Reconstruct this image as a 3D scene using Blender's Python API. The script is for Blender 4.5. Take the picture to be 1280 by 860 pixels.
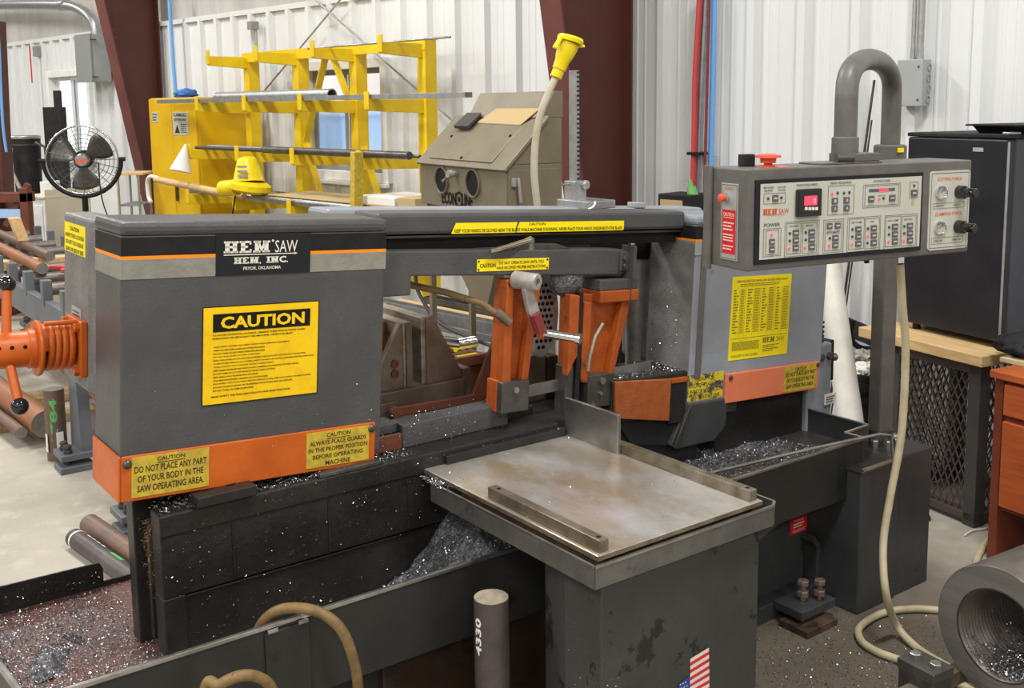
import bpy, bmesh, math, random
from mathutils import Vector, Matrix, noise
random.seed(7)
for o in list(bpy.data.objects): bpy.data.objects.remove(o)
SC = bpy.context.scene
COL = SC.collection
R = math.radians

# ------------------------------------------------------------------ camera
FPX, CX, CY, HC = 1328.0, 640.0, 309.55, 1.75
_p, _r = R(7.617), R(0.616)
_fw = Vector((0, math.cos(_p), -math.sin(_p))); _rt = Vector((1, 0, 0)); _dn = _fw.cross(_rt)
RT = _rt*math.cos(_r) + _dn*math.sin(_r)
DN = _rt*-math.sin(_r) + _dn*math.cos(_r)
FW = _fw
cam = bpy.data.cameras.new('camera'); cam_o = bpy.data.objects.new('camera', cam); COL.objects.link(cam_o)
cam.sensor_fit = 'HORIZONTAL'; cam.sensor_width = 36; cam.lens = FPX*36/1280
cam.shift_y = -(430-CY)/1280; cam.clip_end = 200; cam.clip_start = .05
m3 = Matrix((RT, -DN, -FW)).transposed()
cam_o.matrix_world = Matrix.Translation((0, 0, HC)) @ m3.to_4x4()
SC.camera = cam_o

# ------------------------------------------------------------------ world and lamps
w = bpy.data.worlds.new('world'); SC.world = w; w.use_nodes = True
bg = w.node_tree.nodes['Background']; bg.inputs[0].default_value = (1.0, .985, .96, 1); bg.inputs[1].default_value = 2.2
SC.view_settings.view_transform = 'Standard'; SC.view_settings.look = 'None'
SC.view_settings.gamma = 1; SC.view_settings.use_curve_mapping = False
SC.view_settings.exposure = 0.0
LAMPS = [(u_, v_) for u_ in (-7.5, -2.6, 2.3) for v_ in (-4.5, .5, 5.5, 10.5, 16.5)]      # rows along the hall
LAMP_Z, LAMP_W = 5.2, 186

# ------------------------------------------------------------------ photo pixel -> place
def ray(px, py): return RT*((px-CX)/FPX) + DN*((py-CY)/FPX) + FW
class Frame:
    def __init__(s, deg):
        s.deg = deg; a = R(deg); s.a = a
        s.u = Vector((math.cos(a), math.sin(a), 0)); s.v = Vector((-math.sin(a), math.cos(a), 0))
    def w(s, p): return s.u*p[0] + s.v*p[1] + Vector((0, 0, p[2]))
    def loc(s, q): return Vector((q.dot(s.u), q.dot(s.v), q.z))
    def onz(s, px, py, z):
        d = ray(px, py); return s.loc(Vector((0, 0, HC)) + d*((z-HC)/d.z))
    def onv(s, px, py, v):
        d = ray(px, py); return s.loc(Vector((0, 0, HC)) + d*(v/d.dot(s.v)))
    def onu(s, px, py, u):
        d = ray(px, py); return s.loc(Vector((0, 0, HC)) + d*(u/d.dot(s.u)))
FM, FWL, FC, FD, FX = Frame(36.37), Frame(43.84), Frame(25.0), Frame(27.0), Frame(0)

# ------------------------------------------------------------------ materials
MATS = {}
def nd(t, typ, **k):
    n = t.nodes.new(typ)
    for a, b in k.items(): setattr(n, a, b)
    return n
def mat(name, col, rough=.5, metal=0, col2=None, scale=6, lo=.4, hi=.65, detail=6, bump=0, bscale=60, stretch=(1, 1, 1),
        spots=None, emit=0, coat=0, spec=.34, alpha=1, trans=0, dirt=None):
    """principled surface: base colour, second colour through a noise mask, fine speckle spots, bump"""
    m = bpy.data.materials.new(name); m.use_nodes = True; t = m.node_tree; b = t.nodes['Principled BSDF']
    c = (*col, 1)
    b.inputs['Base Color'].default_value = c; b.inputs['Roughness'].default_value = rough; b.inputs['Metallic'].default_value = metal
    b.inputs['Specular IOR Level'].default_value = spec; b.inputs['Coat Weight'].default_value = coat
    b.inputs['Alpha'].default_value = alpha; b.inputs['Transmission Weight'].default_value = trans
    tc = nd(t, 'ShaderNodeTexCoord'); mp = nd(t, 'ShaderNodeMapping'); mp.inputs['Scale'].default_value = stretch
    t.links.new(tc.outputs['Object'], mp.inputs[0])
    out = None
    def mix(a, bcol, fac):
        mx = nd(t, 'ShaderNodeMix', data_type='RGBA')
        if a is None: mx.inputs[6].default_value = c
        else: t.links.new(a, mx.inputs[6])
        mx.inputs[7].default_value = (*bcol, 1); t.links.new(fac, mx.inputs[0]); return mx.outputs[2]
    def ramp(src, l, h):
        r = nd(t, 'ShaderNodeMapRange'); r.inputs[1].default_value = l; r.inputs[2].default_value = h; t.links.new(src, r.inputs[0]); return r.outputs[0]
    if col2 is not None:
        n = nd(t, 'ShaderNodeTexNoise'); n.inputs['Scale'].default_value = scale; n.inputs['Detail'].default_value = detail; n.inputs['Roughness'].default_value = .62
        t.links.new(mp.outputs[0], n.inputs['Vector']); out = mix(out, col2, ramp(n.outputs['Fac'], lo, hi))
    if dirt is not None:                       # (colour, scale, lo, hi): second layer, patchy wear
        n = nd(t, 'ShaderNodeTexNoise'); n.inputs['Scale'].default_value = dirt[1]; n.inputs['Detail'].default_value = 8; n.inputs['Roughness'].default_value = .7
        n.noise_dimensions = '4D'; n.inputs['W'].default_value = 3.7
        t.links.new(mp.outputs[0], n.inputs['Vector']); out = mix(out, dirt[0], ramp(n.outputs['Fac'], dirt[2], dirt[3]))
    if spots is not None:                      # (colour, scale, threshold)
        v = nd(t, 'ShaderNodeTexVoronoi'); v.inputs['Scale'].default_value = spots[1]; t.links.new(mp.outputs[0], v.inputs['Vector'])
        n = nd(t, 'ShaderNodeTexNoise'); n.inputs['Scale'].default_value = spots[1]*.06; t.links.new(mp.outputs[0], n.inputs['Vector'])
        s = nd(t, 'ShaderNodeMath', operation='MULTIPLY'); s.inputs[1].default_value = spots[2]*2; t.links.new(n.outputs['Fac'], s.inputs[0])
        g = nd(t, 'ShaderNodeMath', operation='LESS_THAN'); t.links.new(v.outputs['Distance'], g.inputs[0]); t.links.new(s.outputs[0], g.inputs[1])
        out = mix(out, spots[0], g.outputs[0])
    if out is not None: t.links.new(out, b.inputs['Base Color'])
    if bump:
        n = nd(t, 'ShaderNodeTexNoise'); n.inputs['Scale'].default_value = bscale; n.inputs['Detail'].default_value = 4; t.links.new(mp.outputs[0], n.inputs['Vector'])
        bp = nd(t, 'ShaderNodeBump'); bp.inputs['Strength'].default_value = bump; bp.inputs['Distance'].default_value = .004
        t.links.new(n.outputs['Fac'], bp.inputs['Height']); t.links.new(bp.outputs[0], b.inputs['Normal'])
    if emit:
        b.inputs['Emission Color'].default_value = c; b.inputs['Emission Strength'].default_value = emit
    MATS[name] = m; return m
mat('grey_paint', (.066, .066, .067), .4, col2=(.08, .08, .081), scale=9, bump=.35, bscale=130, spots=((.4, .4, .38), 75, .035), spec=.32)
mat('grey_light', (.235, .255, .285), .4, col2=(.275, .295, .325), scale=7, bump=.25, bscale=160, dirt=((.1, .1, .1), 9, .62, .75))
mat('grey_side', (.135, .133, .13), .45, col2=(.19, .185, .178), scale=14, bump=.3, bscale=160, dirt=((.07, .065, .06), 16, .6, .72), spots=((.45, .43, .38), 130, .12))
mat('console_grey', (.105, .1, .093), .42, col2=(.135, .128, .118), scale=11, bump=.15, bscale=120, dirt=((.17, .15, .12), 22, .66, .76))
mat('grime', (.015, .0142, .013), .4, col2=(.025, .0235, .021), scale=8, bump=.6, bscale=45, spots=((.28, .27, .25), 120, .055), dirt=((.016, .015, .014), 6, .56, .66))
mat('grime_brown', (.05, .036, .027), .45, col2=(.11, .065, .032), scale=10, bump=.7, bscale=60, stretch=(1, 1, .25), dirt=((.02, .016, .012), 15, .55, .62))
mat('base_grey', (.05, .053, .055), .4, col2=(.036, .038, .039), scale=4, bump=.15, bscale=90, dirt=((.02, .02, .02), 9, .66, .69))
mat('stand_grey', (.052, .053, .05), .42, col2=(.04, .041, .038), scale=5, bump=.2, bscale=90, dirt=((.02, .018, .017), 8.5, .565, .58), spots=((.4, .39, .37), 90, .035))
mat('steel_dark', (.12, .115, .105), .38, .6, col2=(.07, .065, .06), scale=10, bump=.15, bscale=70, dirt=((.22, .21, .2), 30, .6, .75))
mat('steel_plate', (.62, .59, .54), .28, .7, col2=(.48, .36, .21), scale=4.5, lo=.45, hi=.72, bump=.1, bscale=40, stretch=(1, .6, 1), dirt=((.8, .81, .84), 6, .5, .72))
mat('steel_edge', (.25, .215, .165), .42, .6, col2=(.13, .1, .07), scale=18, bump=.2)
mat('steel', (.45, .45, .44), .32, .9, col2=(.3, .29, .27), scale=14, bump=.08)
mat('chrome', (.7, .7, .69), .16, 1)
mat('cast', (.42, .4, .37), .5, .35, col2=(.3, .29, .27), scale=20, bump=.35, bscale=120)
mat('orange', (.56, .115, .012), .4, col2=(.46, .09, .01), scale=8, bump=.15, bscale=80, dirt=((.3, .09, .03), 24, .68, .76))
mat('orange_worn', (.4, .085, .012), .45, col2=(.27, .055, .012), scale=9, bump=.35, bscale=70, dirt=((.04, .027, .018), 11, .58, .68))
mat('orange_flat', (.72, .2, .1), .5, col2=(.62, .17, .08), scale=8, bump=.1)
mat('stripe_orange', (.9, .25, .01), .4)
mat('stripe_black', (.012, .012, .013), .45, col2=(.02, .019, .019), scale=20, spec=.2)
mat('stripe_tan', (.25, .245, .21), .45, col2=(.2, .195, .165), scale=22, bump=.4, bscale=110)
mat('plate_black', (.016, .017, .02), .45, spec=.2)
mat('yellow', (.86, .55, .004), .42, col2=(.76, .46, .006), scale=24, lo=.45, hi=.7, dirt=((.3, .2, .03), 70, .7, .76))
mat('yellow_bright', (.9, .74, .005), .42, col2=(.84, .66, .01), scale=9)
mat('yellow_dirty', (.58, .42, .04), .5, col2=(.42, .3, .04), scale=34, lo=.4, hi=.6, dirt=((.16, .11, .03), 60, .62, .7))
mat('yellow_peeled', (.6, .46, .02), .5, dirt=((.09, .085, .08), 38, .49, .52))
mat('ink', (.012, .011, .009), .6, spec=.12)
mat('ink_worn', (.045, .036, .014), .6, spec=.15)
mat('ink_faint', (.2, .16, .03), .55)
mat('ink_white', (.72, .69, .6), .5)
mat('ink_red', (.62, .1, .02), .5)
mat('white_paint', (.8, .8, .78), .5, col2=(.7, .7, .68), scale=5)
mat('rust_red', (.17, .05, .026), .6, col2=(.12, .045, .03), scale=16, bump=.4, dirt=((.06, .04, .03), 24, .58, .68), spots=((.5, .45, .4), 130, .06))
mat('jaw_brown', (.15, .105, .08), .45, .2, col2=(.2, .165, .135), scale=7, bump=.2, dirt=((.06, .05, .04), 18, .6, .7))
mat('jaw_steel', (.36, .33, .29), .36, .5, col2=(.24, .17, .1), scale=9, stretch=(1, 1, 3), bump=.15)
mat('brown_bar', (.15, .1, .085), .5, .25, col2=(.2, .115, .07), scale=8, bump=.25, bscale=60, dirt=((.1, .08, .075), 10, .5, .7))
mat('orange_bar', (.3, .125, .05), .5, .2, col2=(.22, .1, .055), scale=9, bump=.2, stretch=(1, .4, 1))
mat('dark_bar', (.075, .06, .06), .45, .3, col2=(.1, .085, .08), scale=9, bump=.25, bscale=60)
mat('bar_end', (.34, .33, .32), .35, .7, col2=(.26, .25, .24), scale=26, bump=.15)
mat('bar_top', (.42, .36, .27), .55, .2, col2=(.3, .26, .19), scale=50, bump=.5, bscale=300)
mat('black', (.01, .01, .011), .4, spec=.25)
mat('black_matte', (.014, .014, .015), .6, col2=(.024, .023, .023), scale=10, spec=.2)
mat('black_gloss', (.012, .012, .013), .12, coat=.6)
mat('fridge_black', (.013, .013, .016), .34, col2=(.02, .02, .024), scale=4, bump=.08, bscale=200, spots=((.3, .3, .3), 24, .022))
mat('fridge_side', (.035, .04, .05), .3, col2=(.05, .056, .068), scale=3, stretch=(1, 1, .3), spots=((.4, .4, .4), 30, .02))
mat('maroon', (.098, .031, .024), .5, col2=(.08, .026, .02), scale=3, dirt=((.2, .12, .1), 30, .74, .78))
mat('maroon_edge', (.15, .05, .042), .5, col2=(.11, .037, .032), scale=4)
mat('wall_white', (.7, .715, .715), .5, col2=(.665, .675, .67), scale=1.1, stretch=(1, 1, .4))
mat('wall_upper', (.5, .485, .455), .6, col2=(.41, .395, .365), scale=2.2, stretch=(1, 2.5, .25))
mat('ceiling_white', (.45, .445, .43), .7)
mat('trim_white', (.68, .68, .66), .5)
mat('galv', (.47, .48, .48), .36, .75, col2=(.36, .37, .37), scale=22)
mat('box_grey', (.36, .38, .37), .42, .1, col2=(.33, .345, .335), scale=6)
mat('box_dark', (.27, .275, .27), .42, .1)
mat('rack_yellow', (.76, .53, .01), .42, col2=(.66, .44, .012), scale=5, dirt=((.4, .27, .03), 18, .66, .74))
mat('cabinet_yellow', (.7, .43, .004), .36, col2=(.62, .37, .006), scale=3)
mat('plug_yellow', (.78, .6, .005), .4, col2=(.68, .5, .01), scale=20, dirt=((.25, .18, .04), 40, .6, .72))
mat('hose_cream', (.52, .46, .31), .5, col2=(.42, .36, .22), scale=14)
mat('cord_tan', (.34, .3, .2), .5, col2=(.56, .52, .4), scale=3, stretch=(.2, .2, 1))
mat('hose_brown', (.23, .145, .055), .5, col2=(.14, .09, .04), scale=24, dirt=((.06, .045, .03), 40, .58, .68))
mat('blast_brown', (.2, .17, .115), .45, .15, col2=(.165, .14, .095), scale=6, bump=.15, dirt=((.26, .23, .19), 18, .66, .76))
mat('cardboard', (.46, .34, .17), .8)
mat('paper', (.78, .76, .7), .7)
mat('pine', (.68, .48, .24), .55, col2=(.56, .36, .16), scale=7, stretch=(6, .7, 6), detail=4, dirt=((.3, .16, .06), 9, .68, .74))
mat('old_wood', (.36, .25, .13), .7, col2=(.24, .16, .08), scale=8, stretch=(6, .8, 6))
mat('cherry', (.43, .1, .028), .38, col2=(.33, .07, .02), scale=9, stretch=(1, .5, 7), detail=5)
mat('cherry_dark', (.18, .042, .02), .4, col2=(.14, .034, .017), scale=6)
mat('mesh_brown', (.075, .052, .045), .55, col2=(.055, .04, .035), scale=10)
mat('leg_dark', (.045, .042, .042), .5, col2=(.06, .052, .048), scale=9)
mat('blue_pipe', (.16, .4, .78), .4)
mat('red_hose', (.5, .06, .06), .45)
mat('dark_red', (.2, .03, .03), .5)
mat('blue_cloth', (.05, .16, .5), .7)
mat('green_label', (.15, .4, .12), .6)
mat('conveyor_grey', (.125, .135, .15), .42, col2=(.1, .108, .122), scale=5, bump=.15)
mat('roller', (.19, .17, .15), .42, .5, col2=(.13, .11, .1), scale=12)
mat('concrete', (.42, .4, .345), .75)
mat('red_light', (.9, .12, .12), .4, emit=.35)
mat('red_display', (.95, .05, .1), .4, emit=.9)
mat('red_plastic', (.72, .1, .05), .4)
mat('red_label', (.58, .015, .02), .45)
mat('panel_cream', (.5, .5, .44), .42, col2=(.47, .465, .4), scale=6, dirt=((.4, .36, .2), 12, .62, .8))
mat('panel_ink', (.07, .07, .07), .5)
mat('button_dark', (.1, .1, .11), .45)
mat('gauge_face', (.42, .42, .4), .3)
mat('chips', (.42, .43, .45), .28, .95)
mat('chips_brown', (.22, .14, .08), .5, .3)
mat('chip_heap', (.09, .09, .095), .5, .5, col2=(.2, .2, .21), scale=90, bump=1, bscale=160, spots=((.5, .5, .52), 140, .2))
mat('pan_floor', (.13, .055, .04), .45, .1, col2=(.09, .06, .055), scale=5, bump=.5, dirt=((.26, .115, .025), 4.5, .6, .7), spots=((.42, .42, .46), 120, .2))
mat('pvc', (.68, .66, .6), .45, col2=(.58, .55, .48), scale=6)
mat('glass', (.9, .95, 1), .05, trans=1, spec=.3)
mat('pale_blue', (.38, .56, .82), .6)
mat('outside_brick', (.62, .54, .5), .8, col2=(.75, .7, .67), scale=9)
mat('asphalt', (.4, .4, .4), .9)
mat('flag_red', (.6, .03, .04), .55)
mat('flag_white', (.7, .66, .58), .55)
mat('flag_blue', (.03, .06, .3), .55)
mat('paint_green', (.1, .42, .12), .6)
mat('paint_blue', (.08, .2, .55), .6)
mat('paint_yellow', (.65, .55, .05), .6)
mat('chalk', (.75, .74, .7), .8)
mat('cream', (.6, .57, .48), .5, col2=(.56, .53, .44), scale=4)
mat('tube_steel', (.2, .175, .16), .42, .6, col2=(.15, .125, .11), scale=14, bump=.2)
mat('sawn_steel', (.24, .225, .21), .4, .6, col2=(.19, .18, .165), scale=5, stretch=(1, .4, 14), bump=.25, bscale=90)
mat('tray_steel', (.17, .165, .15), .4, .5, col2=(.12, .115, .105), scale=12, bump=.2, dirt=((.06, .055, .05), 22, .6, .7))
mat('perf_grey', (.42, .42, .4), .5, .2)
mat('manila', (.5, .4, .2), .7, col2=(.6, .52, .35), scale=14)
mat('grime_rust', (.03, .019, .013), .5, col2=(.055, .028, .015), scale=7, bump=.4, dirt=((.014, .011, .009), 9, .5, .6))
mat('base_grey_shaded', (.026, .026, .024), .42, col2=(.02, .0205, .019), scale=4, bump=.15, bscale=90, dirt=((.012, .012, .011), 8, .6, .66))  # base_grey darkened: shade around the trough and table is put into the colour
mat('orange_dusty', (.34, .088, .02), .55, col2=(.26, .07, .02), scale=30, bump=.5, bscale=200, spots=((.5, .3, .2), 160, .1))
mat('lamp_shell', (.6, .6, .6), .4, .5)
mat('lamp_glow', (1, .98, .94), .5, emit=3)

# ------------------------------------------------------------------ mesh builder
class G:
    """collects shapes given in a frame's own metres; xf optionally maps each point"""
    def __init__(s, xf=None): s.V = []; s.F = []; s.xf = xf
    def _v(s, p):
        p = Vector(p); s.V.append(s.xf(p) if s.xf else p); return len(s.V)-1
    def face(s, pts): s.F.append([s._v(p) for p in pts]); return s
    def box(s, x0, x1, y0, y1, z0, z1):
        x0, x1 = min(x0, x1), max(x0, x1); y0, y1 = min(y0, y1), max(y0, y1); z0, z1 = min(z0, z1), max(z0, z1)
        i = [s._v(p) for p in ((x0, y0, z0), (x1, y0, z0), (x1, y1, z0), (x0, y1, z0), (x0, y0, z1), (x1, y0, z1), (x1, y1, z1), (x0, y1, z1))]
        for f in ((0, 3, 2, 1), (4, 5, 6, 7), (0, 1, 5, 4), (1, 2, 6, 5), (2, 3, 7, 6), (3, 0, 4, 7)): s.F.append([i[k] for k in f])
        return s
    def prism(s, pts, ax, lo, hi):
        """polygon extruded along an axis; pts are the two other coordinates in x,y,z order"""
        def P(q, h): return {'x': (h, q[0], q[1]), 'y': (q[0], h, q[1]), 'z': (q[0], q[1], h)}[ax]
        a = [s._v(P(q, lo)) for q in pts]; b = [s._v(P(q, hi)) for q in pts]; n = len(pts)
        s.F.append(a[::-1]); s.F.append(b)
        for k in range(n): s.F.append([a[k], a[(k+1) % n], b[(k+1) % n], b[k]])
        return s
    def lathe(s, p0, d, prof, n=16):
        """profile of (distance along d, radius) swept round the axis from p0"""
        p0 = Vector(p0); d = Vector(d).normalized(); h = Vector((0, 0, 1)) if abs(d.z) < .9 else Vector((1, 0, 0))
        e1 = d.cross(h).normalized(); e2 = d.cross(e1); rings = []
        for t, r in prof:
            c = p0 + d*t
            if r < 1e-6: rings.append([s._v(c)])
            else: rings.append([s._v(c + (e1*math.cos(2*math.pi*k/n) + e2*math.sin(2*math.pi*k/n))*r) for k in range(n)])
        for a, b in zip(rings, rings[1:]):
            for k in range(n):
                q = [a[k % len(a)], a[(k+1) % len(a)], b[(k+1) % len(b)], b[k % len(b)]]
                q = list(dict.fromkeys(q))
                if len(q) > 2: s.F.append(q)
        if len(rings[0]) > 1: s.F.append(rings[0][::-1])
        if len(rings[-1]) > 1: s.F.append(rings[-1])
        return s
    def cyl(s, p0, p1, r, r1=None, n=16):
        p0, p1 = Vector(p0), Vector(p1); L = (p1-p0).length
        return s.lathe(p0, p1-p0, [(0, r), (L, r if r1 is None else r1)], n)
    def ring(s, p0, d, ro, ri, L, n=32):
        """hollow tube piece"""
        return s.lathe_open(p0, d, [(0, ri), (0, ro), (L, ro), (L, ri), (0, ri)], n)
    def lathe_open(s, p0, d, prof, n=32):
        p0 = Vector(p0); d = Vector(d).normalized(); h = Vector((0, 0, 1)) if abs(d.z) < .9 else Vector((1, 0, 0))
        e1 = d.cross(h).normalized(); e2 = d.cross(e1)
        rings = [[s._v(p0 + d*t + (e1*math.cos(2*math.pi*k/n) + e2*math.sin(2*math.pi*k/n))*r) for k in range(n)] for t, r in prof]
        for a, b in zip(rings, rings[1:]):
            for k in range(n): s.F.append([a[k], a[(k+1) % n], b[(k+1) % n], b[k]])
        return s
    def tube(s, pts, r, n=8, closed=False, caps=True):
        pts = [Vector(p) for p in pts]; m = len(pts); rs = r if isinstance(r, (list, tuple)) else [r]*m
        rings = []; prev = None
        for i in range(m):
            if closed: t = pts[(i+1) % m]-pts[i-1]
            else: t = pts[min(i+1, m-1)]-pts[max(i-1, 0)]
            t.normalize()
            if prev is None:
                h = Vector((0, 0, 1)) if abs(t.z) < .9 else Vector((1, 0, 0)); e1 = t.cross(h).normalized()
            else:
                e1 = (prev - t*prev.dot(t)).normalized()
            prev = e1; e2 = t.cross(e1)
            rings.append([s._v(pts[i] + (e1*math.cos(2*math.pi*k/n) + e2*math.sin(2*math.pi*k/n))*rs[i]) for k in range(n)])
        prs = list(zip(rings, rings[1:])) + ([(rings[-1], rings[0])] if closed else [])
        for a, b in prs:
            for k in range(n): s.F.append([a[k], a[(k+1) % n], b[(k+1) % n], b[k]])
        if caps and not closed: s.F.append(rings[0][::-1]); s.F.append(rings[-1])
        return s
    def bar(s, p0, p1, wd, ht, up=(0, 0, 1)):
        """rectangular bar from p0 to p1, wd across, ht along up"""
        p0, p1, up = Vector(p0), Vector(p1), Vector(up); t = (p1-p0).normalized(); e1 = t.cross(up).normalized(); e2 = e1.cross(t)
        c = [(-.5, -.5), (.5, -.5), (.5, .5), (-.5, .5)]
        a = [s._v(p0 + e1*(x*wd) + e2*(y*ht)) for x, y in c]; b = [s._v(p1 + e1*(x*wd) + e2*(y*ht)) for x, y in c]
        s.F.append(a[::-1]); s.F.append(b)
        for k in range(4): s.F.append([a[k], a[(k+1) % 4], b[(k+1) % 4], b[k]])
        return s
    def sphere(s, c, r, n=14, m=8, sq=(1, 1, 1)):
        c = Vector(c); rows = []
        for j in range(m+1):
            th = math.pi*j/m
            if j in (0, m): rows.append([s._v(c + Vector((0, 0, r*math.cos(th)*sq[2])))])
            else: rows.append([s._v(c + Vector((r*math.sin(th)*math.cos(2*math.pi*k/n)*sq[0], r*math.sin(th)*math.sin(2*math.pi*k/n)*sq[1], r*math.cos(th)*sq[2]))) for k in range(n)])
        for a, b in zip(rows, rows[1:]):
            for k in range(n):
                q = list(dict.fromkeys([a[k % len(a)], b[k % len(b)], b[(k+1) % len(b)], a[(k+1) % len(a)]]))
                if len(q) > 2: s.F.append(q)
        return s
    def hexbolt(s, p0, d, r, h):
        return s.lathe(p0, d, [(0, r), (h*.85, r), (h, r*.85)], 6)

def raw_mesh(name, V, F, m, smooth=None, off=Vector((0, 0, 0))):
    me = bpy.data.meshes.new(name); me.from_pydata([tuple(v-off) for v in V], [], F); me.validate()
    bm = bmesh.new(); bm.from_mesh(me); bmesh.ops.recalc_face_normals(bm, faces=bm.faces); bm.to_mesh(me); bm.free()
    me.materials.append(MATS[m])
    if smooth:
        for p in me.polygons: p.use_smooth = True
        me.set_sharp_from_angle(angle=R(smooth))
    return me
class T:
    """a top-level thing: Empty at its base, parts in the coordinates of its frame"""
    def __init__(s, name, label, cat, frame, origin, group=None):
        s.f = frame; s.o = Vector(origin); s.root = bpy.data.objects.new(name, None); COL.objects.link(s.root)
        s.root.empty_display_size = .1
        s.root.location = frame.w(origin); s.root.rotation_euler = (0, 0, frame.a)
        s.root['label'] = label; s.root['category'] = cat
        if group: s.root['group'] = group
    def part(s, name, g, m, bevel=0, smooth=None, parent=None, label=None, kind=None):
        me = raw_mesh(name, g.V, g.F, m, smooth, s.o); o = bpy.data.objects.new(name, me); COL.objects.link(o)
        o.parent = parent or s.root
        if bevel:
            b = o.modifiers.new('bevel', 'BEVEL'); b.width = bevel; b.segments = 2; b.limit_method = 'ANGLE'; b.angle_limit = R(40); b.use_clamp_overlap = True
        if label: o['label'] = label
        if kind: o['kind'] = kind
        return o
class One(T):
    """a thing that is a single mesh"""
    def __init__(s, name, label, cat, frame, origin, g, m, bevel=0, smooth=None, group=None, kind=None):
        s.f = frame; s.o = Vector(origin); me = raw_mesh(name, g.V, g.F, m, smooth, s.o)
        s.root = bpy.data.objects.new(name, me); COL.objects.link(s.root)
        s.root.location = frame.w(origin); s.root.rotation_euler = (0, 0, frame.a)
        if label: s.root['label'] = label
        if cat: s.root['category'] = cat
        if group: s.root['group'] = group
        if kind: s.root['kind'] = kind
        if bevel:
            b = s.root.modifiers.new('bevel', 'BEVEL'); b.width = bevel; b.segments = 2; b.limit_method = 'ANGLE'; b.angle_limit = R(40)
def add_mat(o, m): o.data.materials.append(MATS[m])

# lettering: glyph outlines of the built-in font, filled flat
_glyph = {}
def glyph(s, bold=0):
    k = (s, bold)
    if k not in _glyph:
        c = bpy.data.curves.new('t', 'FONT'); c.body = s; c.resolution_u = 2; c.offset = bold; c.fill_mode = 'FRONT'
        o = bpy.data.objects.new('t', c); COL.objects.link(o)
        dg = bpy.context.evaluated_depsgraph_get(); me = o.evaluated_get(dg).to_mesh()
        V = [v.co.copy() for v in me.vertices]; F = [list(p.vertices) for p in me.polygons]
        o.evaluated_get(dg).to_mesh_clear(); bpy.data.objects.remove(o); bpy.data.curves.remove(c); _glyph[k] = (V, F)
    return _glyph[k]
class S:
    """flat face: origin, right, up, outward"""
    def __init__(s, o, r, u, n): s.o, s.r, s.u, s.n = Vector(o), Vector(r), Vector(u), Vector(n)
    def at(s, x, y, h=0): return s.o + s.r*x + s.u*y + s.n*h
    def text(s, g, t, x0, x1, y0, y1, h=.0016, bold=0):
        V, F = glyph(t, bold)
        if not V: return
        ax, bx = min(v.x for v in V), max(v.x for v in V); ay, by = min(v.y for v in V), max(v.y for v in V)
        k = len(g.V)
        for v in V: g._v(s.at(x0+(v.x-ax)/(bx-ax)*(x1-x0), y0+(v.y-ay)/(by-ay+1e-9)*(y1-y0), h))
        for f in F: g.F.append([i+k for i in f])
    def rect(s, g, x0, x1, y0, y1, h=.0014, t=None):
        t = h if t is None else t
        b = [s.at(x0, y0, h-t), s.at(x1, y0, h-t), s.at(x1, y1, h-t), s.at(x0, y1, h-t), s.at(x0, y0, h), s.at(x1, y0, h), s.at(x1, y1, h), s.at(x0, y1, h)]
        i = [g._v(p) for p in b]
        for f in ((0, 3, 2, 1), (4, 5, 6, 7), (0, 1, 5, 4), (1, 2, 6, 5), (2, 3, 7, 6), (3, 0, 4, 7)): g.F.append([i[k] for k in f])
    def poly(s, g, pts, h=.0016): g.F.append([g._v(s.at(x, y, h)) for x, y in pts])
    def outline(s, g, x0, x1, y0, y1, w, h=.0016):
        for a in ((x0, x1, y0, y0+w), (x0, x1, y1-w, y1), (x0, x0+w, y0, y1), (x1-w, x1, y0, y1)):
            s.poly(g, [(a[0], a[2]), (a[1], a[2]), (a[1], a[3]), (a[0], a[3])], h)
    def disc(s, g, x, y, r, h=.002, n=14): s.poly(g, [(x+r*math.cos(2*math.pi*k/n), y+r*math.sin(2*math.pi*k/n)) for k in range(n)], h)
    def rows(s, g, x0, x1, y0, y1, n, fill=.45, words=6, h=.0016, seed=1, ragged=.25):
        """rows of print too small to read: word-length dashes"""
        rnd = random.Random(seed); dy = (y1-y0)/n
        for k in range(n):
            yb = y1-(k+.5+fill/2)*dy; x = x0; end = x1-(x1-x0)*ragged*rnd.random()
            while x < end:
                wl = (x1-x0)/words*rnd.uniform(.45, 1.2); e = min(x+wl*.82, end); s.poly(g, [(x, yb), (e, yb), (e, yb+dy*fill), (x, yb+dy*fill)], h); x += wl

def flakes(g, pts, size, seed=3, curl=1.0):
    """loose metal chips: small bent slivers lying at the given points"""
    rnd = random.Random(seed)
    for p in pts:
        p = Vector(p); a = Vector((rnd.gauss(0, 1), rnd.gauss(0, 1), rnd.gauss(0, .5))).normalized(); l = size*rnd.uniform(.5, 1.6)
        b = a.cross(Vector((rnd.gauss(0, 1), rnd.gauss(0, 1), rnd.gauss(0, 1)))).normalized()*l*rnd.uniform(.2, .45); c = a.cross(b).normalized()*l*.35*curl
        i = [g._v(p-a*l+b), g._v(p-a*l-b), g._v(p-b+c), g._v(p+b+c), g._v(p+a*l-b), g._v(p+a*l+b)]
        g.F.append([i[0], i[1], i[2], i[3]]); g.F.append([i[3], i[2], i[4], i[5]])
def fbm(x, y, z=0, o=4): return noise.fractal(Vector((x, y, z)), 1.0, 2.0, o)
# ------------------------------------------------------------------ ceiling lamps of the hall (high bays, far above the frame)
for i, (x, y) in enumerate(LAMPS):
    l = bpy.data.lights.new('high_bay_light', 'AREA'); l.shape = 'RECTANGLE'; l.size = 1.3; l.size_y = .6; l.energy = LAMP_W; l.color = (1, .985, .965)
    o = bpy.data.objects.new('high_bay_light', l); COL.objects.link(o); o.location = FWL.w((x, y, LAMP_Z)); o.rotation_euler = (0, 0, FWL.a)

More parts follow.
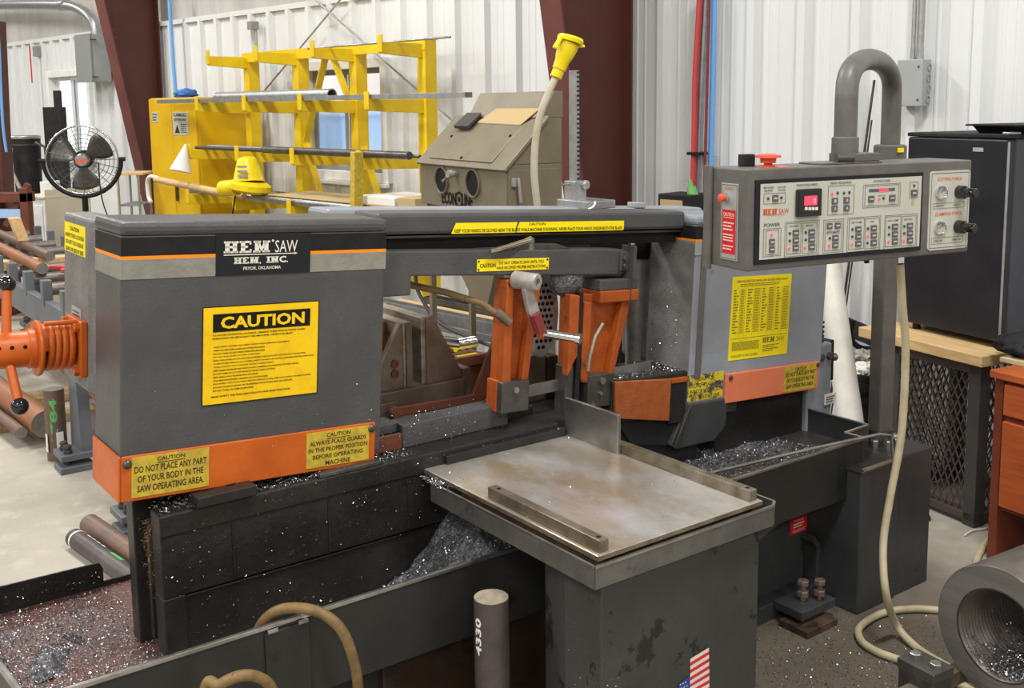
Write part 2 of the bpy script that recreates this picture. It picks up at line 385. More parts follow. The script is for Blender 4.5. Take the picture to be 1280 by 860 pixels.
# ------------------------------------------------------------------ floor and wall
def struct(one): one.root['kind'] = 'structure'; return one
cm = MATS['concrete'].node_tree; cb = cm.nodes['Principled BSDF']; tc = nd(cm, 'ShaderNodeTexCoord')
def nz(scale, detail, rough=.6, w=0):
    n = nd(cm, 'ShaderNodeTexNoise', noise_dimensions='4D'); n.inputs['Scale'].default_value = scale; n.inputs['Detail'].default_value = detail; n.inputs['Roughness'].default_value = rough; n.inputs['W'].default_value = w
    cm.links.new(tc.outputs['Object'], n.inputs['Vector']); return n.outputs['Fac']
def mixc(a, b, fac, lo, hi):
    r = nd(cm, 'ShaderNodeMapRange'); r.inputs[1].default_value = lo; r.inputs[2].default_value = hi; cm.links.new(fac, r.inputs[0])
    m = nd(cm, 'ShaderNodeMix', data_type='RGBA'); cm.links.new(r.outputs[0], m.inputs[0])
    for k, q in ((6, a), (7, b)):
        if isinstance(q, tuple): m.inputs[k].default_value = (*q, 1)
        else: cm.links.new(q, m.inputs[k])
    return m.outputs[2]
c = mixc((.385, .355, .295), (.29, .265, .215), nz(1.6, 8), .35, .65)
c = mixc(c, (.45, .415, .345), nz(7, 6, w=2), .52, .75)
c = mixc(c, (.14, .128, .108), nz(26, 6, .7, 5), .66, .74)
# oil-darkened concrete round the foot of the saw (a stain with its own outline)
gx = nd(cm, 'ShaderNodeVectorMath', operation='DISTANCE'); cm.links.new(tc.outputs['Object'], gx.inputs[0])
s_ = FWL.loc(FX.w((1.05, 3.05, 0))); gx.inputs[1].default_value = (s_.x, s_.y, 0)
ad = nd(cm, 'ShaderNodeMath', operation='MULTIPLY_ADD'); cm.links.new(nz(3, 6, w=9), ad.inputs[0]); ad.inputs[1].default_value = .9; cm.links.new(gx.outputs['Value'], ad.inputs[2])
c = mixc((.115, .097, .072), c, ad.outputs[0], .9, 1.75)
cm.links.new(c, cb.inputs['Base Color'])
bp = nd(cm, 'ShaderNodeBump'); bp.inputs['Strength'].default_value = .25; bp.inputs['Distance'].default_value = .01; cm.links.new(nz(30, 5), bp.inputs['Height']); cm.links.new(bp.outputs[0], cb.inputs['Normal'])
struct(One('floor', 'grey brown concrete shop floor with dark oil stains', None, FWL, (0, 0, 0), G().box(-12, 5.15, -9, 26, -.2, 0), 'concrete'))
struct(One('floor_outside', 'pale ground outside the windows', None, FWL, (10, 8, 0), G().box(5.15, 45, -10, 40, -.3, -.12), 'asphalt'))

# the rest of the hall behind and beside the camera
struct(One('ceiling', 'pale insulated hall ceiling', None, FWL, (0, 0, 5.6), G().box(-12, 5.2, -9, 26, 5.6, 5.7), 'ceiling_white'))
struct(One('wall_left', 'pale far end wall of the hall', None, FWL, (-3, 26, 0), G().box(-12, 5.2, 26, 26.1, 0, 5.6), 'wall_upper'))
struct(One('wall_right', 'pale near end wall of the hall', None, FWL, (-3, -9, 0), G().box(-12, 5.2, -9.1, -9, 0, 5.6), 'wall_upper'))
struct(One('wall_front', 'pale long wall behind the camera', None, FWL, (-12, 8, 0), G().box(-12.1, -12, -9.1, 26.1, 0, 5.6), 'wall_upper'))
U_W = 5.0
WIN = [(6.57, 7.66, 1.22, 2.07), (12.05, 13.2, 1.22, 2.16)]
ZT = 2.587
wall = struct(One('wall_back', 'white ribbed metal liner wall', None, FWL, (5.14, 10, 0), G().box(5.08, 5.2, -9, .6, 0, 5.6).box(5.08, 5.2, 19.8, 26, 0, 5.6).box(5.08, 5.2, -9, 26, 5.0, 5.6), 'wall_upper'))
def sheet(y0, y1, z0, z1, uf, prof, holes):
    """ribbed sheet facing the room; prof = (offset along the sheet, how far the rib stands out)"""
    g = G(); P = []; per = .305; k = 0
    while y0+k*per < y1-1e-4:
        for a, d in prof: P.append((min(y0+k*per+a, y1), d))
        k += 1
    P.append((y1, prof[0][1]))
    for h in holes:
        for e in (h[0], h[1]):
            for i in range(len(P)-1):
                if P[i][0] < e-1e-6 and P[i+1][0] > e+1e-6:
                    t = (e-P[i][0])/(P[i+1][0]-P[i][0]); P.insert(i+1, (e, P[i][1]+t*(P[i+1][1]-P[i][1]))); break
    for (a, d), (b, e) in zip(P, P[1:]):
        if b-a < 1e-6: continue
        zs = [(z0, z1)]
        for h in holes:
            if h[0]-1e-5 <= a and b <= h[1]+1e-5: zs = [(z0, h[2]), (h[3], z1)]
        for q in zs: g.face([(uf-d, a, q[0]), (uf-e, b, q[0]), (uf-e, b, q[1]), (uf-d, a, q[1])])
    return g
RIB = [(0, 0), (.085, 0), (.092, .004), (.1, .004), (.107, 0), (.145, 0), (.152, .004), (.16, .004), (.167, 0), (.215, 0), (.235, .042), (.28, .042), (.3, 0)]
FLAT = [(0, 0), (.12, 0), (.13, .006), (.15, .006), (.16, 0)]
k = 0; y = .6
while y < 20:
    y1 = y+.915; hs = [h for h in WIN if h[1] > y and h[0] < y1]
    g = sheet(y, y1, 0, ZT, U_W, RIB, [(max(h[0], y), min(h[1], y1), h[2], h[3]) for h in hs])
    wall.part('wall_panel', g, 'wall_white')
    g2 = sheet(y, y1, ZT-.02, 5.1, U_W+.07, FLAT, [])
    wall.part('upper_panel', g2, 'wall_upper')
    y = y1
struct(One('trim_1', 'white trim along the top edge of the ribbed liner wall', None, FWL, (U_W, 10, ZT), G().box(U_W-.03, U_W+.08, .6, 20, ZT, ZT+.03).box(U_W-.033, U_W-.028, .6, 20, ZT-.015, ZT+.03), 'trim_white'))

def window(n, y0, y1, z0, z1, lab):
    w = T('window_%d' % n, lab, 'window', FWL, (U_W, (y0+y1)/2, z0)); del w.root['category']; w.root['kind'] = 'structure'
    f = .055
    w.part('window_frame', G().box(U_W-.05, U_W+.1, y0-f, y0+.02, z0-f, z1+f).box(U_W-.05, U_W+.1, y1-.02, y1+f, z0-f, z1+f).box(U_W-.05, U_W+.1, y0+.02, y1-.02, z1-.02, z1+f).box(U_W-.05, U_W+.1, y0+.02, y1-.02, z0-f, z0+.02), 'white_paint', .004)
    ym = (y0+y1)/2
    for a, b, u in ((y0+.02, ym+.03, U_W+.01), (ym-.03, y1-.02, U_W+.045)):
        s = w.part('sash', G().box(u, u+.03, a, a+.04, z0+.02, z1-.02).box(u, u+.03, b-.04, b, z0+.02, z1-.02).box(u, u+.03, a+.04, b-.04, z0+.02, z0+.06).box(u, u+.03, a+.04, b-.04, z1-.06, z1-.02), 'box_dark' if n == 1 else 'trim_white', .003)
        w.part('pane', G().box(u+.012, u+.018, a+.04, b-.04, z0+.06, z1-.06), 'glass', parent=s)
    w.part('window_sill', G().box(U_W-.09, U_W-.05, y0-f-.02, y1+f+.02, z0-f-.03, z0-f), 'white_paint', .004)
    return w
window(1, *WIN[0], 'sliding window with white frame behind the yellow rack')
window(2, *WIN[1], 'narrow bright window beside the grey electrical box')
# outside
t = T('shipping_container', 'pale blue metal container standing outside the window', 'container', FWL, (10.7, 14.9, -.12))
t.part('body', G().box(9.5, 12, 13.63, 16.2, -.12, 1.62), 'pale_blue'); t.part('roof_rail', G().box(9.45, 12.05, 13.58, 16.25, 1.62, 1.68), 'pale_blue')
for k in range(8): t.part('wall_rib', G().box(9.46, 9.5, 13.73+k*.29, 13.83+k*.29, -.05, 1.5), 'pale_blue')
t = T('neighbour_building', 'pale brick building far outside the window', 'building', FWL, (30, 40, -.12))
t.part('brick_wall', G().box(28, 36, 30, 52, -.12, 4.4), 'outside_brick'); t.part('roof', G().box(27.8, 36.2, 29.8, 52.2, 4.4, 4.7), 'trim_white')

def column(label, wv, ptop, pbot, hw, mm):
    """tapered steel frame column: web between outer and inner flange"""
    (u1, z1), (u0, z0) = ptop, pbot
    def ui(z): return u0+(u1-u0)*(z-z0)/(z1-z0)
    t = T('steel_column', label, 'column', FWL, (4.8, wv, 0), 'maroon frame columns')
    H = 5.0
    t.part('web', G().prism([(ui(0), 0), (4.948, 0), (4.948, H), (ui(H), H)], 'y', wv-.006, wv+.006), 'maroon')
    t.part('inner_flange', G().prism([(ui(0)-.014, 0), (ui(0), 0), (ui(H), H), (ui(H)-.014, H)], 'y', wv-hw, wv+hw), 'maroon_edge', .002)
    t.part('outer_flange', G().box(4.942, 4.957, wv-hw, wv+hw, 0, H), 'maroon')
    t.part('base_plate', G().box(ui(0)-.05, 4.957, wv-hw-.03, wv+hw+.03, 0, .02), 'maroon')
    for zz in (2.45, 2.52): t.part('bolt', G().hexbolt((ui(zz)+.05, wv-.006, zz), (0, -1, 0), .014, .012), 'maroon_edge')
column('maroon steel column behind the yellow plug and the perforated strut', 4.19, (4.362, 2.243), (4.502, 1.435), .08, 1)
column('maroon steel column beside the yellow safety cabinet', 10.3, (4.42, 2.8), (4.8, .72), .1, 1)
g = G()
t = T('brace_rods', 'thin crossed steel brace rods on the wall behind the yellow rack', 'brace rods', FWL, (4.9, 7, 0))
for a, b in (((4.9, 4.4, .9), (4.9, 8.2, 3.1)), ((4.9, 6.1, 3.1), (4.9, 9.9, .9))): t.part('rod', G().cyl(a, b, .008, n=8), 'galv', smooth=60)
# ------------------------------------------------------------------ the band saw
CT = R(3.56); U0, Z0 = .705, 1.465
def HX(p): return Vector((U0+p[0]*math.cos(CT)+p[2]*math.sin(CT), p[1], Z0-p[0]*math.sin(CT)+p[2]*math.cos(CT)))
HA = HX((1, 0, 0))-HX((0, 0, 0)); HB = HX((0, 0, 1))-HX((0, 0, 0)); VN = Vector((0, -1, 0))
def H(): return G(HX)
saw = T('band_saw', 'large grey and orange horizontal metal band saw with yellow caution signs', 'band saw', FM, (1.7, 2.6, 0))
VB = 2.45
face = S(HX((0, VB, 0)), HA, HB, VN)                       # front of both wheel guards
def rbox(g, x0, x1, y0, y1, z0, z1, r, n=4, axis='y'):
    """box with rounded vertical-plane outline (in x,z) extruded along y"""
    P = []
    for cx, cz, s in ((x1-r, z1-r, 0), (x0+r, z1-r, 1), (x0+r, z0+r, 2), (x1-r, z0+r, 3)):
        for k in range(n+1):
            a = math.pi/2*(s+k/n); P.append((cx+r*math.cos(a), cz+r*math.sin(a)))
    g.prism(P, 'y', y0, y1); return g
# left wheel guard
lg = saw.part('wheel_guard', H().box(0, .687, VB, 2.66, -.595, .002), 'grey_paint', .006, label='grey wheel guard with maker name and large caution sign')
saw.part('lid', H().box(-.003, .69, VB-.004, 2.664, 0, .034), 'grey_paint', .012, parent=lg)
def wrap(name, a0, a1, b0, b1, m, side=True, t=.0012):
    g = H().box(a0, a1, VB-t, VB, b0, b1)
    o = saw.part(name, g, m, parent=lg)
    return o
for nm, b0, b1, m in (('black_band', -.0455, -.002, 'stripe_black'), ('orange_line', -.0535, -.0455, 'stripe_orange'), ('tan_band', -.099, -.0535, 'stripe_tan')):
    saw.part(nm, H().box(-.0012, .221, VB-.0012, VB, b0, b1).box(-.0012, 0, VB, 2.655, b0, b1), m, parent=lg)
    saw.part(nm, H().box(.468, .6875, VB-.0012, VB, b0, b1), m, parent=lg)
og = saw.part('lower_guard', rbox(H(), 0, .668, VB-.006, VB, -.621, -.511, .006).box(-.006, .0, VB-.006, 2.66, -.621, -.511).box(0, .66, VB, 2.655, -.619, -.6), 'orange', .003, label='orange guard strip along the foot of the wheel guard')
for a, b in ((.014, -.53), (.655, -.527)):
    saw.part('screw', H().lathe((a, VB-.006, b), (0, -1, 0), [(0, .011), (.004, .01), (.007, .005)], 14), 'steel_dark', smooth=50, parent=og)
fo = S(HX((0, VB-.006, 0)), HA, HB, VN)
def slab_letters(g, f, word, x0, x1, y0, y1, h):
    """heavy slab-serif capitals built from bars"""
    n = len(word); wid = {'H': 1.1, 'E': .95, 'M': 1.3, 'I': .6, 'N': 1.15, 'C': 1, ',': .35, '.': .35, ' ': .55}
    tot = sum(wid[c] for c in word); x = x0; k = (x1-x0)/tot; Y = y1-y0; sf = .17*Y
    for c in word:
        w_ = wid[c]*k*.93; st = .3*k
        def q(a, b, cc, d): f.poly(g, [(x+a, y0+cc), (x+b, y0+cc), (x+b, y0+d), (x+a, y0+d)], h)
        if c in 'HMN':
            for s0, s1 in ((.1*w_, .1*w_+st), (.9*w_-st, .9*w_)):
                q(s0, s1, 0, Y); q(s0-.1*w_, s1+.08*w_, 0, sf); q(s0-.08*w_, s1+.1*w_, Y-sf, Y)
            if c == 'H': q(.1*w_, .9*w_, .42*Y, .6*Y)
            if c == 'M': f.poly(g, [(x+.1*w_, y0+Y), (x+.1*w_+st, y0+Y), (x+.5*w_, y0+.45*Y), (x+.5*w_, y0+.08*Y)], h); f.poly(g, [(x+.9*w_, y0+Y), (x+.9*w_-st, y0+Y), (x+.5*w_, y0+.45*Y), (x+.5*w_, y0+.08*Y)], h)
            if c == 'N': f.poly(g, [(x+.1*w_, y0+Y), (x+.1*w_+st, y0+Y), (x+.9*w_, y0), (x+.9*w_-st, y0)], h)
        elif c == 'E':
            q(.1*w_, .1*w_+st, 0, Y); q(0, .95*w_, 0, sf); q(0, .92*w_, Y-sf, Y); q(.1*w_, .65*w_, .42*Y, .6*Y); q(.8*w_, .95*w_, 0, .3*Y); q(.78*w_, .92*w_, .7*Y, Y)
        elif c == 'I': q(.25*w_, .25*w_+st, 0, Y); q(.02*w_, .25*w_+st*1.5, 0, sf); q(.02*w_, .25*w_+st*1.5, Y-sf, Y)
        elif c == 'C': f.text(g, 'C', x, x+w_, y0, y1, h, .035)
        elif c in ',.': q(.1*w_, .1*w_+.16*Y, 0 if c == '.' else -.12*Y, .2*Y)
        x += wid[c]*k
lp = saw.part('name_plate', H().box(.221, .468, VB-.0022, VB, -.099, 0), 'plate_black', parent=lg)
g = G()
slab_letters(g, face, 'HEM', .240, .362, -.045, -.016, .003)
face.text(g, 'SAW', .372, .432, -.046, -.016, .003)
face.disc(g, .366, -.0165, .003, .003)
face.poly(g, [(.24, -.0505), (.425, -.0505), (.425, -.0482), (.24, -.0482)], .003); face.poly(g, [(.423, -.0525), (.433, -.0493), (.423, -.0462)], .003)
slab_letters(g, face, 'HEM, INC.', .266, .41, -.0715, -.0555, .003)
face.text(g, 'PRYOR, OKLAHOMA', .29, .388, -.0885, -.079, .003, .01)
saw.part('lettering', g, 'ink_white', parent=lp)
cs = saw.part('caution_sign', H().box(.192, .494, VB-.002, VB, -.413, -.175), 'yellow', parent=lg, label='large yellow CAUTION sign with black heading')
g = G(); face.outline(g, .1905, .4955, -.4145, -.1735, .002, .0022)
face.rect(g, .216, .471, -.236, -.192, .0028, .0006)
saw.part('heading_bar', g, 'ink', parent=lg)
g = G(); face.text(g, 'CAUTION', .235, .455, -.229, -.199, .0036, .035); saw.part('heading', g, 'yellow', parent=lg)
CL = ['WEAR SAFETY GLASSES AND SAFETY SHOES WHILE OPERATING EQUIPMENT.', 'WEAR GLOVES WHEN HANDLING SAWBLADE BLADES.', 'DO NOT WEAR GLOVES WHEN OPERATING MACHINE.', 'DO NOT WEAR LOOSE CLOTHING OR JEWELRY.',
      'MAKE SURE WORK SPACES AROUND EQUIPMENT ARE CLEAR BEFORE STARTING THE MACHINE.', 'CLOSE DOORS, REPLACE ALL COVERS, SAFETY GUARDS, HOUSINGS & BARRIERS BEFORE OPERATING.', 'AVOID CONTACT WITH COOLANT, PROTECT HANDS FROM IT.', 'KEEP HANDS FROM MOVING PARTS WHEN CLAMPING OR HANDLING OF PARTS PIECES.',
      'DO NOT REMOVE CUT OFF PIECES BY HAND WHILE CUTTING.', 'KEEP HANDS AWAY FROM MOVING SAW BAND.', 'STOP MACHINE BEFORE CLEANING OR CUTTING AREA.', 'DISCONNECT ELECTRICAL SUPPLY BEFORE OPENING DOORS, REMOVING PANELS OR BAND GUARDS.', 'DO NOT STAND IN FRONT OR TRAVERSING PARTS OF MACHINE OR SLIDE BAR.', 'DO NOT STAND OR CLIMB ON MACHINE.']
g = G()
def line(t, x0, y0, hgt, cw=.62): face.text(g, t, x0, x0+len(t)*hgt*cw, y0, y0+hgt, .0028, .02)
face.text(g, 'TO AVOID POTENTIAL HAZARDS, OBSERVE THESE PRECAUTIONS WHEN', .215, .457, -.2465, -.2415, .0028, .02); face.text(g, 'OPERATING OR SERVICING THIS MACHINE, OPERATOR MUST:', .215, .425, -.2545, -.2495, .0028, .02)
for k, t_ in enumerate(CL): face.text(g, t_, .218, min(.218+len(t_)*.00315, .484), -.2745-k*.00825, -.2705-k*.00825, .0028, .02)
face.text(g, 'MAKE SAFETY THE RULE AND FOLLOW SAFE SHOP PRACTICES', .214, .42, -.3965, -.392, .0028, .02)
saw.part('small_print', g, 'ink', parent=lg)
def label_plate(x0, x1, y0, y1, lines, par, mt='yellow_dirty', f=fo, head=True, under=True, lab=None, ink='ink_worn'):
    g = G(); f.rect(g, x0, x1, y0, y1, .0016); p = saw.part('warning_label', g, mt, parent=par, label=lab)
    g = G(); Hh = y1-y0; W_ = x1-x0; n = len(lines)
    tops = [.05] if False else None
    y = y1-.06*Hh
    for k, (t_, fr, hh) in enumerate(lines):
        h_ = hh*Hh; f.text(g, t_, x0+W_*(1-fr)/2, x1-W_*(1-fr)/2, y-h_, y, .0022, .015)
        if k == 0 and under: f.poly(g, [(x0+W_*(1-fr)/2, y-h_-.05*Hh), (x1-W_*(1-fr)/2, y-h_-.05*Hh), (x1-W_*(1-fr)/2, y-h_-.032*Hh), (x0+W_*(1-fr)/2, y-h_-.032*Hh)], .0022)
        y -= h_+.075*Hh
    saw.part('lettering', g, ink, parent=par)
label_plate(.0235, .2085, -.612, -.5155, [('CAUTION', .36, .1), ('DO NOT PLACE ANY PART', .93, .165), ('OF YOUR BODY IN THE', .85, .165), ('SAW OPERATING AREA.', .86, .165)], og, lab='yellow label reading do not place any part of your body')
label_plate(.466, .648, -.6105, -.517, [('CAUTION', .38, .12), ('ALWAYS PLACE GUARDS', .9, .12), ('IN THE PROPER POSITION', .94, .12), ('BEFORE OPERATING', .8, .12), ('MACHINE', .4, .13)], og, lab='yellow label reading always place guards in the proper position')

rn0 = random.Random(31); g = H(); flakes(g, [(.687*rn0.random()**.6, VB-.001, -.2-.39*rn0.random()**.6) for _ in range(260)] + [(.66*rn0.random(), VB-.0072, -.515-.1*rn0.random()) for _ in range(70)], .0011, 12)
saw.part('chips_on_guard', g, 'chips', kind='stuff')
# left slide plate behind the wheel guard with blade tension spring
sp = saw.part('slide_plate', H().prism([(.012, 3.005), (.012, 2.765), (.022, 2.735), (.06, 2.685), (.1, 2.685), (.1, 3.005)], 'z', -.43, .015), 'grey_side', .008)
sf = S(HX((.012, 0, 0)), Vector((0, -1, 0)), HB, -HA)
g = G(); sf.rect(g, -2.99, -2.79, -.085, -.008, .0016); saw.part('warning_label', g, 'yellow_bright', parent=sp)
g = G()
for k, (t_, fr) in enumerate((('CAUTION', .45), ('ALWAYS CHECK LOCATION', .9), ('DO NOT TOUCH BLADE', .86), ('SAWS OR SIDE BY SIDE', .86))): sf.text(g, t_, -2.89-.1*fr, -2.89+.1*fr, -.0275-.0185*k, -.0165-.0185*k, .0022, .01)
saw.part('lettering', g, 'ink', parent=sp)
g = G(); sf.rect(g, -2.92, -2.83, -.275, -.225, .0014); saw.part('data_plate', g, 'box_grey', parent=sp)
g = G(); sf.rows(g, -2.91, -2.84, -.268, -.232, 4, seed=5); saw.part('data_print', g, 'ink_worn', parent=sp)
hv, hb_ = 2.84, -.318
tf = saw.part('spring_flange', H().box(-.006, .012, 2.768, 2.912, -.39, -.247), 'orange', .003)
for v_ in (2.783, 2.897):
    for b_ in (-.375, -.262): saw.part('flange_bolt', H().hexbolt((-.006, v_, b_), (-1, 0, 0), .012, .014), 'orange', parent=tf)
sprg = []
for k in range(97):
    a = k/96*4.5*2*math.pi; sprg.append((-.012-k/96*.073, hv+.052*math.cos(a), hb_+.052*math.sin(a)))
saw.part('tension_spring', H().tube(sprg, .0095, 10), 'orange', smooth=60)
hub = saw.part('tension_hub', H().lathe((-.088, hv, hb_), (-1, 0, 0), [(0, .05), (0, .07), (.006, .072), (.01, .07), (.01, .05), (.028, .05), (.03, .046), (.15, .046), (.15, .038), (.2, .038)], 28), 'orange', smooth=40)
saw.part('spring_core', H().cyl((-.09, hv, hb_), (.01, hv, hb_), .034, n=16), 'orange_worn', smooth=50)
saw.part('guide_rod', H().cyl((-.006, 2.8, hb_+.068), (-.085, 2.8, hb_+.068), .006, n=10), 'orange', smooth=50)
for dv, db in ((-.17, -.125), (.1, .16)):
    hn = saw.part('tension_handle', H().cyl((-.165, hv, hb_), (-.153, hv+dv*.48, hb_+db*.95), .012, n=12), 'orange', smooth=50)
    saw.part('ball_knob', H().sphere((-.152, hv+dv*.5, hb_+db*1.0), .022), 'black_gloss', smooth=80, parent=hn)
for k in range(3): saw.part('spanner_hole', H().cyl((-.13-k*.03, hv-.0435, hb_+.014), (-.13-k*.03, hv-.0455, hb_+.014), .005, n=10), 'ink', parent=hub)

# beams of the head
ub = saw.part('blade_beam', H().box(.688, 1.86, 2.5, 2.64, -.015, .044), 'grey_paint', .01)
saw.part('blade_channel', H().box(.69, 1.86, 2.54, 2.63, -.062, -.012), 'black_matte', .002)
saw.part('channel_rail', H().box(.69, 1.86, 2.515, 2.54, -.026, -.019), 'steel_dark', .001)
bf = S(HX((0, 2.5, 0)), HA, HB, VN)
g = G()
bf.poly(g, [(.925, -.0145), (1.151, -.0145), (1.153, .002), (1.158, .016), (.94, .016)], .0016); bf.poly(g, [(1.154, -.0145), (1.578, -.0145), (1.582, -.01), (1.582, .016), (1.166, .016), (1.158, .002)], .0016)
cstrip = saw.part('caution_strip', g, 'yellow_bright', parent=ub, label='long yellow caution strip about keeping hands clear of the blade')
g = G(); bf.text(g, 'CAUTION', 1.2, 1.262, .006, .0135, .0022, .01)
bf.text(g, 'KEEP YOUR HANDS OR GLOVES NEAR THE BLADE WHILE MACHINE IS RUNNING. NEVER PLACE YOUR HANDS UNDERNEATH THE BLADE', .935, 1.575, -.0115, -.0015, .0022, .012)
saw.part('lettering', g, 'ink', parent=ub)
rb = saw.part('rear_beam', H().box(.73, 2.35, 2.88, 3.02, -.06, .028), 'grey_light', .012)
saw.part('lug', H().box(1.99, 2.04, 2.88, 2.93, .028, .048), 'box_grey', .004, parent=rb)
# guide bar with its caution plate
gb = saw.part('guide_bar', H().prism([(.69, -.18), (.785, -.18), (.785, -.126), (1.555, -.155), (1.575, -.15), (1.578, -.075), (1.5, -.07), (.69, -.055)], 'y', 2.475, 2.54), 'grey_paint', .005)
gf = S(HX((0, 2.475, 0)), HA, HB, VN)
def tilt(x): return -.012*(x-1.1)
g = G(); gf.poly(g, [(1.0, -.122), (1.262, -.125), (1.262, -.09), (1.0, -.087)], .0016); gp = saw.part('caution_plate', g, 'yellow_bright', parent=gb, label='small yellow caution plate on the guide bar')
g = G(); gf.text(g, 'CAUTION', 1.01, 1.066, -.1115, -.1, .0022, .015); gf.text(g, 'DO NOT OPERATE SAW UNTIL YOU', 1.078, 1.242, -.1045, -.0955, .0022, .01); gf.text(g, 'HAVE RECEIVED PROPER INSTRUCTIONS', 1.07, 1.25, -.1185, -.1095, .0022, .01)
saw.part('lettering', g, 'ink', parent=gb)
for x_, y_ in ((1.006, -.093), (1.256, -.095), (1.006, -.117), (1.256, -.12)): saw.part('rivet', H().cyl((x_, 2.475, y_), (x_, 2.472, y_), .003, n=8), 'ink', parent=gb)
lv = saw.part('clamp_lever', H().tube([(1.03, 2.455, -.062), (1.1, 2.465, -.052), (1.17, 2.48, -.042), (1.2, 2.49, -.038)], [.006, .008, .01, .014], 10), 'chrome', smooth=60)
saw.part('lever_pivot', H().cyl((1.2, 2.49, -.07), (1.2, 2.49, -.03), .014, n=14), 'steel', smooth=50, parent=lv)
saw.part('lever_shoe', H().prism([(1.13, -.066), (1.36, -.068), (1.3, -.05), (1.16, -.046)], 'y', 2.48, 2.53), 'steel_dark', .003, parent=lv)
saw.part('end_bracket', H().box(1.545, 1.585, 2.465, 2.475, -.14, -.08).box(1.578, 1.59, 2.44, 2.5, -.165, -.06), 'grey_paint', .002)
saw.part('clamp_stud', H().cyl((1.585, 2.46, -.24), (1.585, 2.46, -.065), .006, n=8).hexbolt((1.585, 2.46, -.065), (0, 0, 1), .012, .012), 'steel_dark')
for b_ in (-.1, -.125): saw.part('end_bolt', H().hexbolt((1.56, 2.465, b_), (0, -1, 0), .009, .009), 'steel_dark')

# guide arms
def casting(pl, pts, rib, v0, v1, m):
    a = saw.part('guide_arm', H().prism(pts, 'y', v0+.03, v1), m, .004)
    for r_ in rib: saw.part('arm_rib', H().prism(r_, 'y', v0, v0+.031), m, .004, parent=a)
    return a
a1 = casting(0, [(1.105, -.15), (1.225, -.155), (1.19, -.465), (1.1, -.46)], [[(1.105, -.15), (1.13, -.15), (1.132, -.46), (1.1, -.46)], [(1.2, -.155), (1.232, -.157), (1.195, -.465), (1.172, -.465)], [(1.1, -.15), (1.205, -.155), (1.203, -.18), (1.102, -.176)]], 2.465, 2.53, 'orange_worn')
saw.part('arm_leg', H().box(1.09, 1.112, 2.48, 2.53, -.545, -.45), 'orange_worn', .003, parent=a1)
b1 = saw.part('guide_block', H().box(1.093, 1.194, 2.455, 2.51, -.545, -.452), 'steel_dark', .003)
saw.part('cap_screw', H().cyl((1.142, 2.455, -.477), (1.142, 2.447, -.477), .009, n=12), 'steel', parent=b1)
a2 = casting(0, [(1.355, -.205), (1.6, -.225), (1.53, -.49), (1.36, -.48)], [[(1.345, -.205), (1.385, -.21), (1.385, -.4), (1.368, -.425), (1.364, -.44), (1.35, -.46)], [(1.405, -.23), (1.434, -.235), (1.434, -.49), (1.405, -.485)], [(1.565, -.225), (1.602, -.228), (1.535, -.49), (1.515, -.49)]], 2.465, 2.53, 'orange_worn')
saw.part('blade_slot_plate', H().box(1.387, 1.403, 2.47, 2.54, -.6, -.2), 'black_matte', .002, parent=a2)
saw.part('arm_shoe', H().box(1.352, 1.385, 2.48, 2.53, -.585, -.43), 'steel_dark', .003, parent=a2)
b2 = saw.part('guide_block', H().box(1.43, 1.54, 2.46, 2.54, -.57, -.465), 'steel_dark', .003)
for x_, y_, r_ in ((1.485, -.485, .011), (1.48, -.525, .006), (1.45, -.557, .005)): saw.part('cap_screw', H().cyl((x_, 2.46, y_), (x_, 2.452, y_), r_, n=12), 'steel', parent=b2)
saw.part('coolant_pipe', H().tube([(1.47, 2.45, -.3), (1.445, 2.455, -.34), (1.432, 2.46, -.4), (1.43, 2.465, -.45)], .005, 8), 'cast', smooth=60)
cp = saw.part('arm_cap', H().box(1.46, 1.62, 2.46, 2.56, -.2, -.165), 'grey_paint', .004)
saw.part('cap_strip', H().box(1.46, 1.622, 2.455, 2.55, -.238, -.2), 'orange_worn', .004, parent=cp)
saw.part('chip_crust', H().sphere((1.37, 2.52, -.165), .055, sq=(1.2, .8, 1)), 'chip_heap', parent=cp)
for b_ in (-.24, -.42): saw.part('arm_bolt', H().cyl((1.41, 2.475, b_), (1.41, 2.471, b_), .006, n=10), 'ink', parent=a2)
# crank with chrome grip
ck = saw.part('crank_arm', H().prism([(1.128, -.17), (1.158, -.16), (1.19, -.235), (1.222, -.3), (1.2, -.318), (1.185, -.305), (1.15, -.24)], 'y', 2.415, 2.435), 'cast', .005)
saw.part('crank_hub', H().lathe((1.135, 2.47, -.15), (.35, -1, 0), [(0, .026), (.075, .026), (.08, .022), (.08, .012), (.07, .012)], 20), 'cast', smooth=40, parent=ck)
saw.part('crank_sleeve', H().cyl((1.168, 2.412, -.245), (1.192, 2.412, -.3), .019, n=8), 'dark_red', parent=ck)
cgp = saw.part('crank_grip', H().cyl((1.207, 2.425, -.305), (1.27, 2.335, -.312), .0135, n=16), 'chrome', smooth=50)
saw.part('grip_collar', H().cyl((1.205, 2.428, -.305), (1.213, 2.417, -.306), .019, n=16), 'orange', smooth=50, parent=cgp)
saw.part('grip_end', H().cyl((1.268, 2.338, -.312), (1.276, 2.326, -.313), .017, n=16), 'chrome', smooth=50, parent=cgp)
pd = saw.part('perforated_cover', H().prism([(1.365+.065*math.cos(a), -.297+.135*math.sin(a)) for a in [k*2*math.pi/22 for k in range(22)]], 'y', 2.62, 2.635), 'perf_grey', .004)
for i in range(4):
    for j in range(11):
        x_, y_ = 1.335+i*.018+(j % 2)*.009, -.397+j*.02
        if (x_-1.365)**2/.0032+(y_+.297)**2/.0155 < .8: saw.part('perforation', H().cyl((x_, 2.6205, y_), (x_, 2.618, y_), .0065, n=8), 'black_matte', parent=pd)
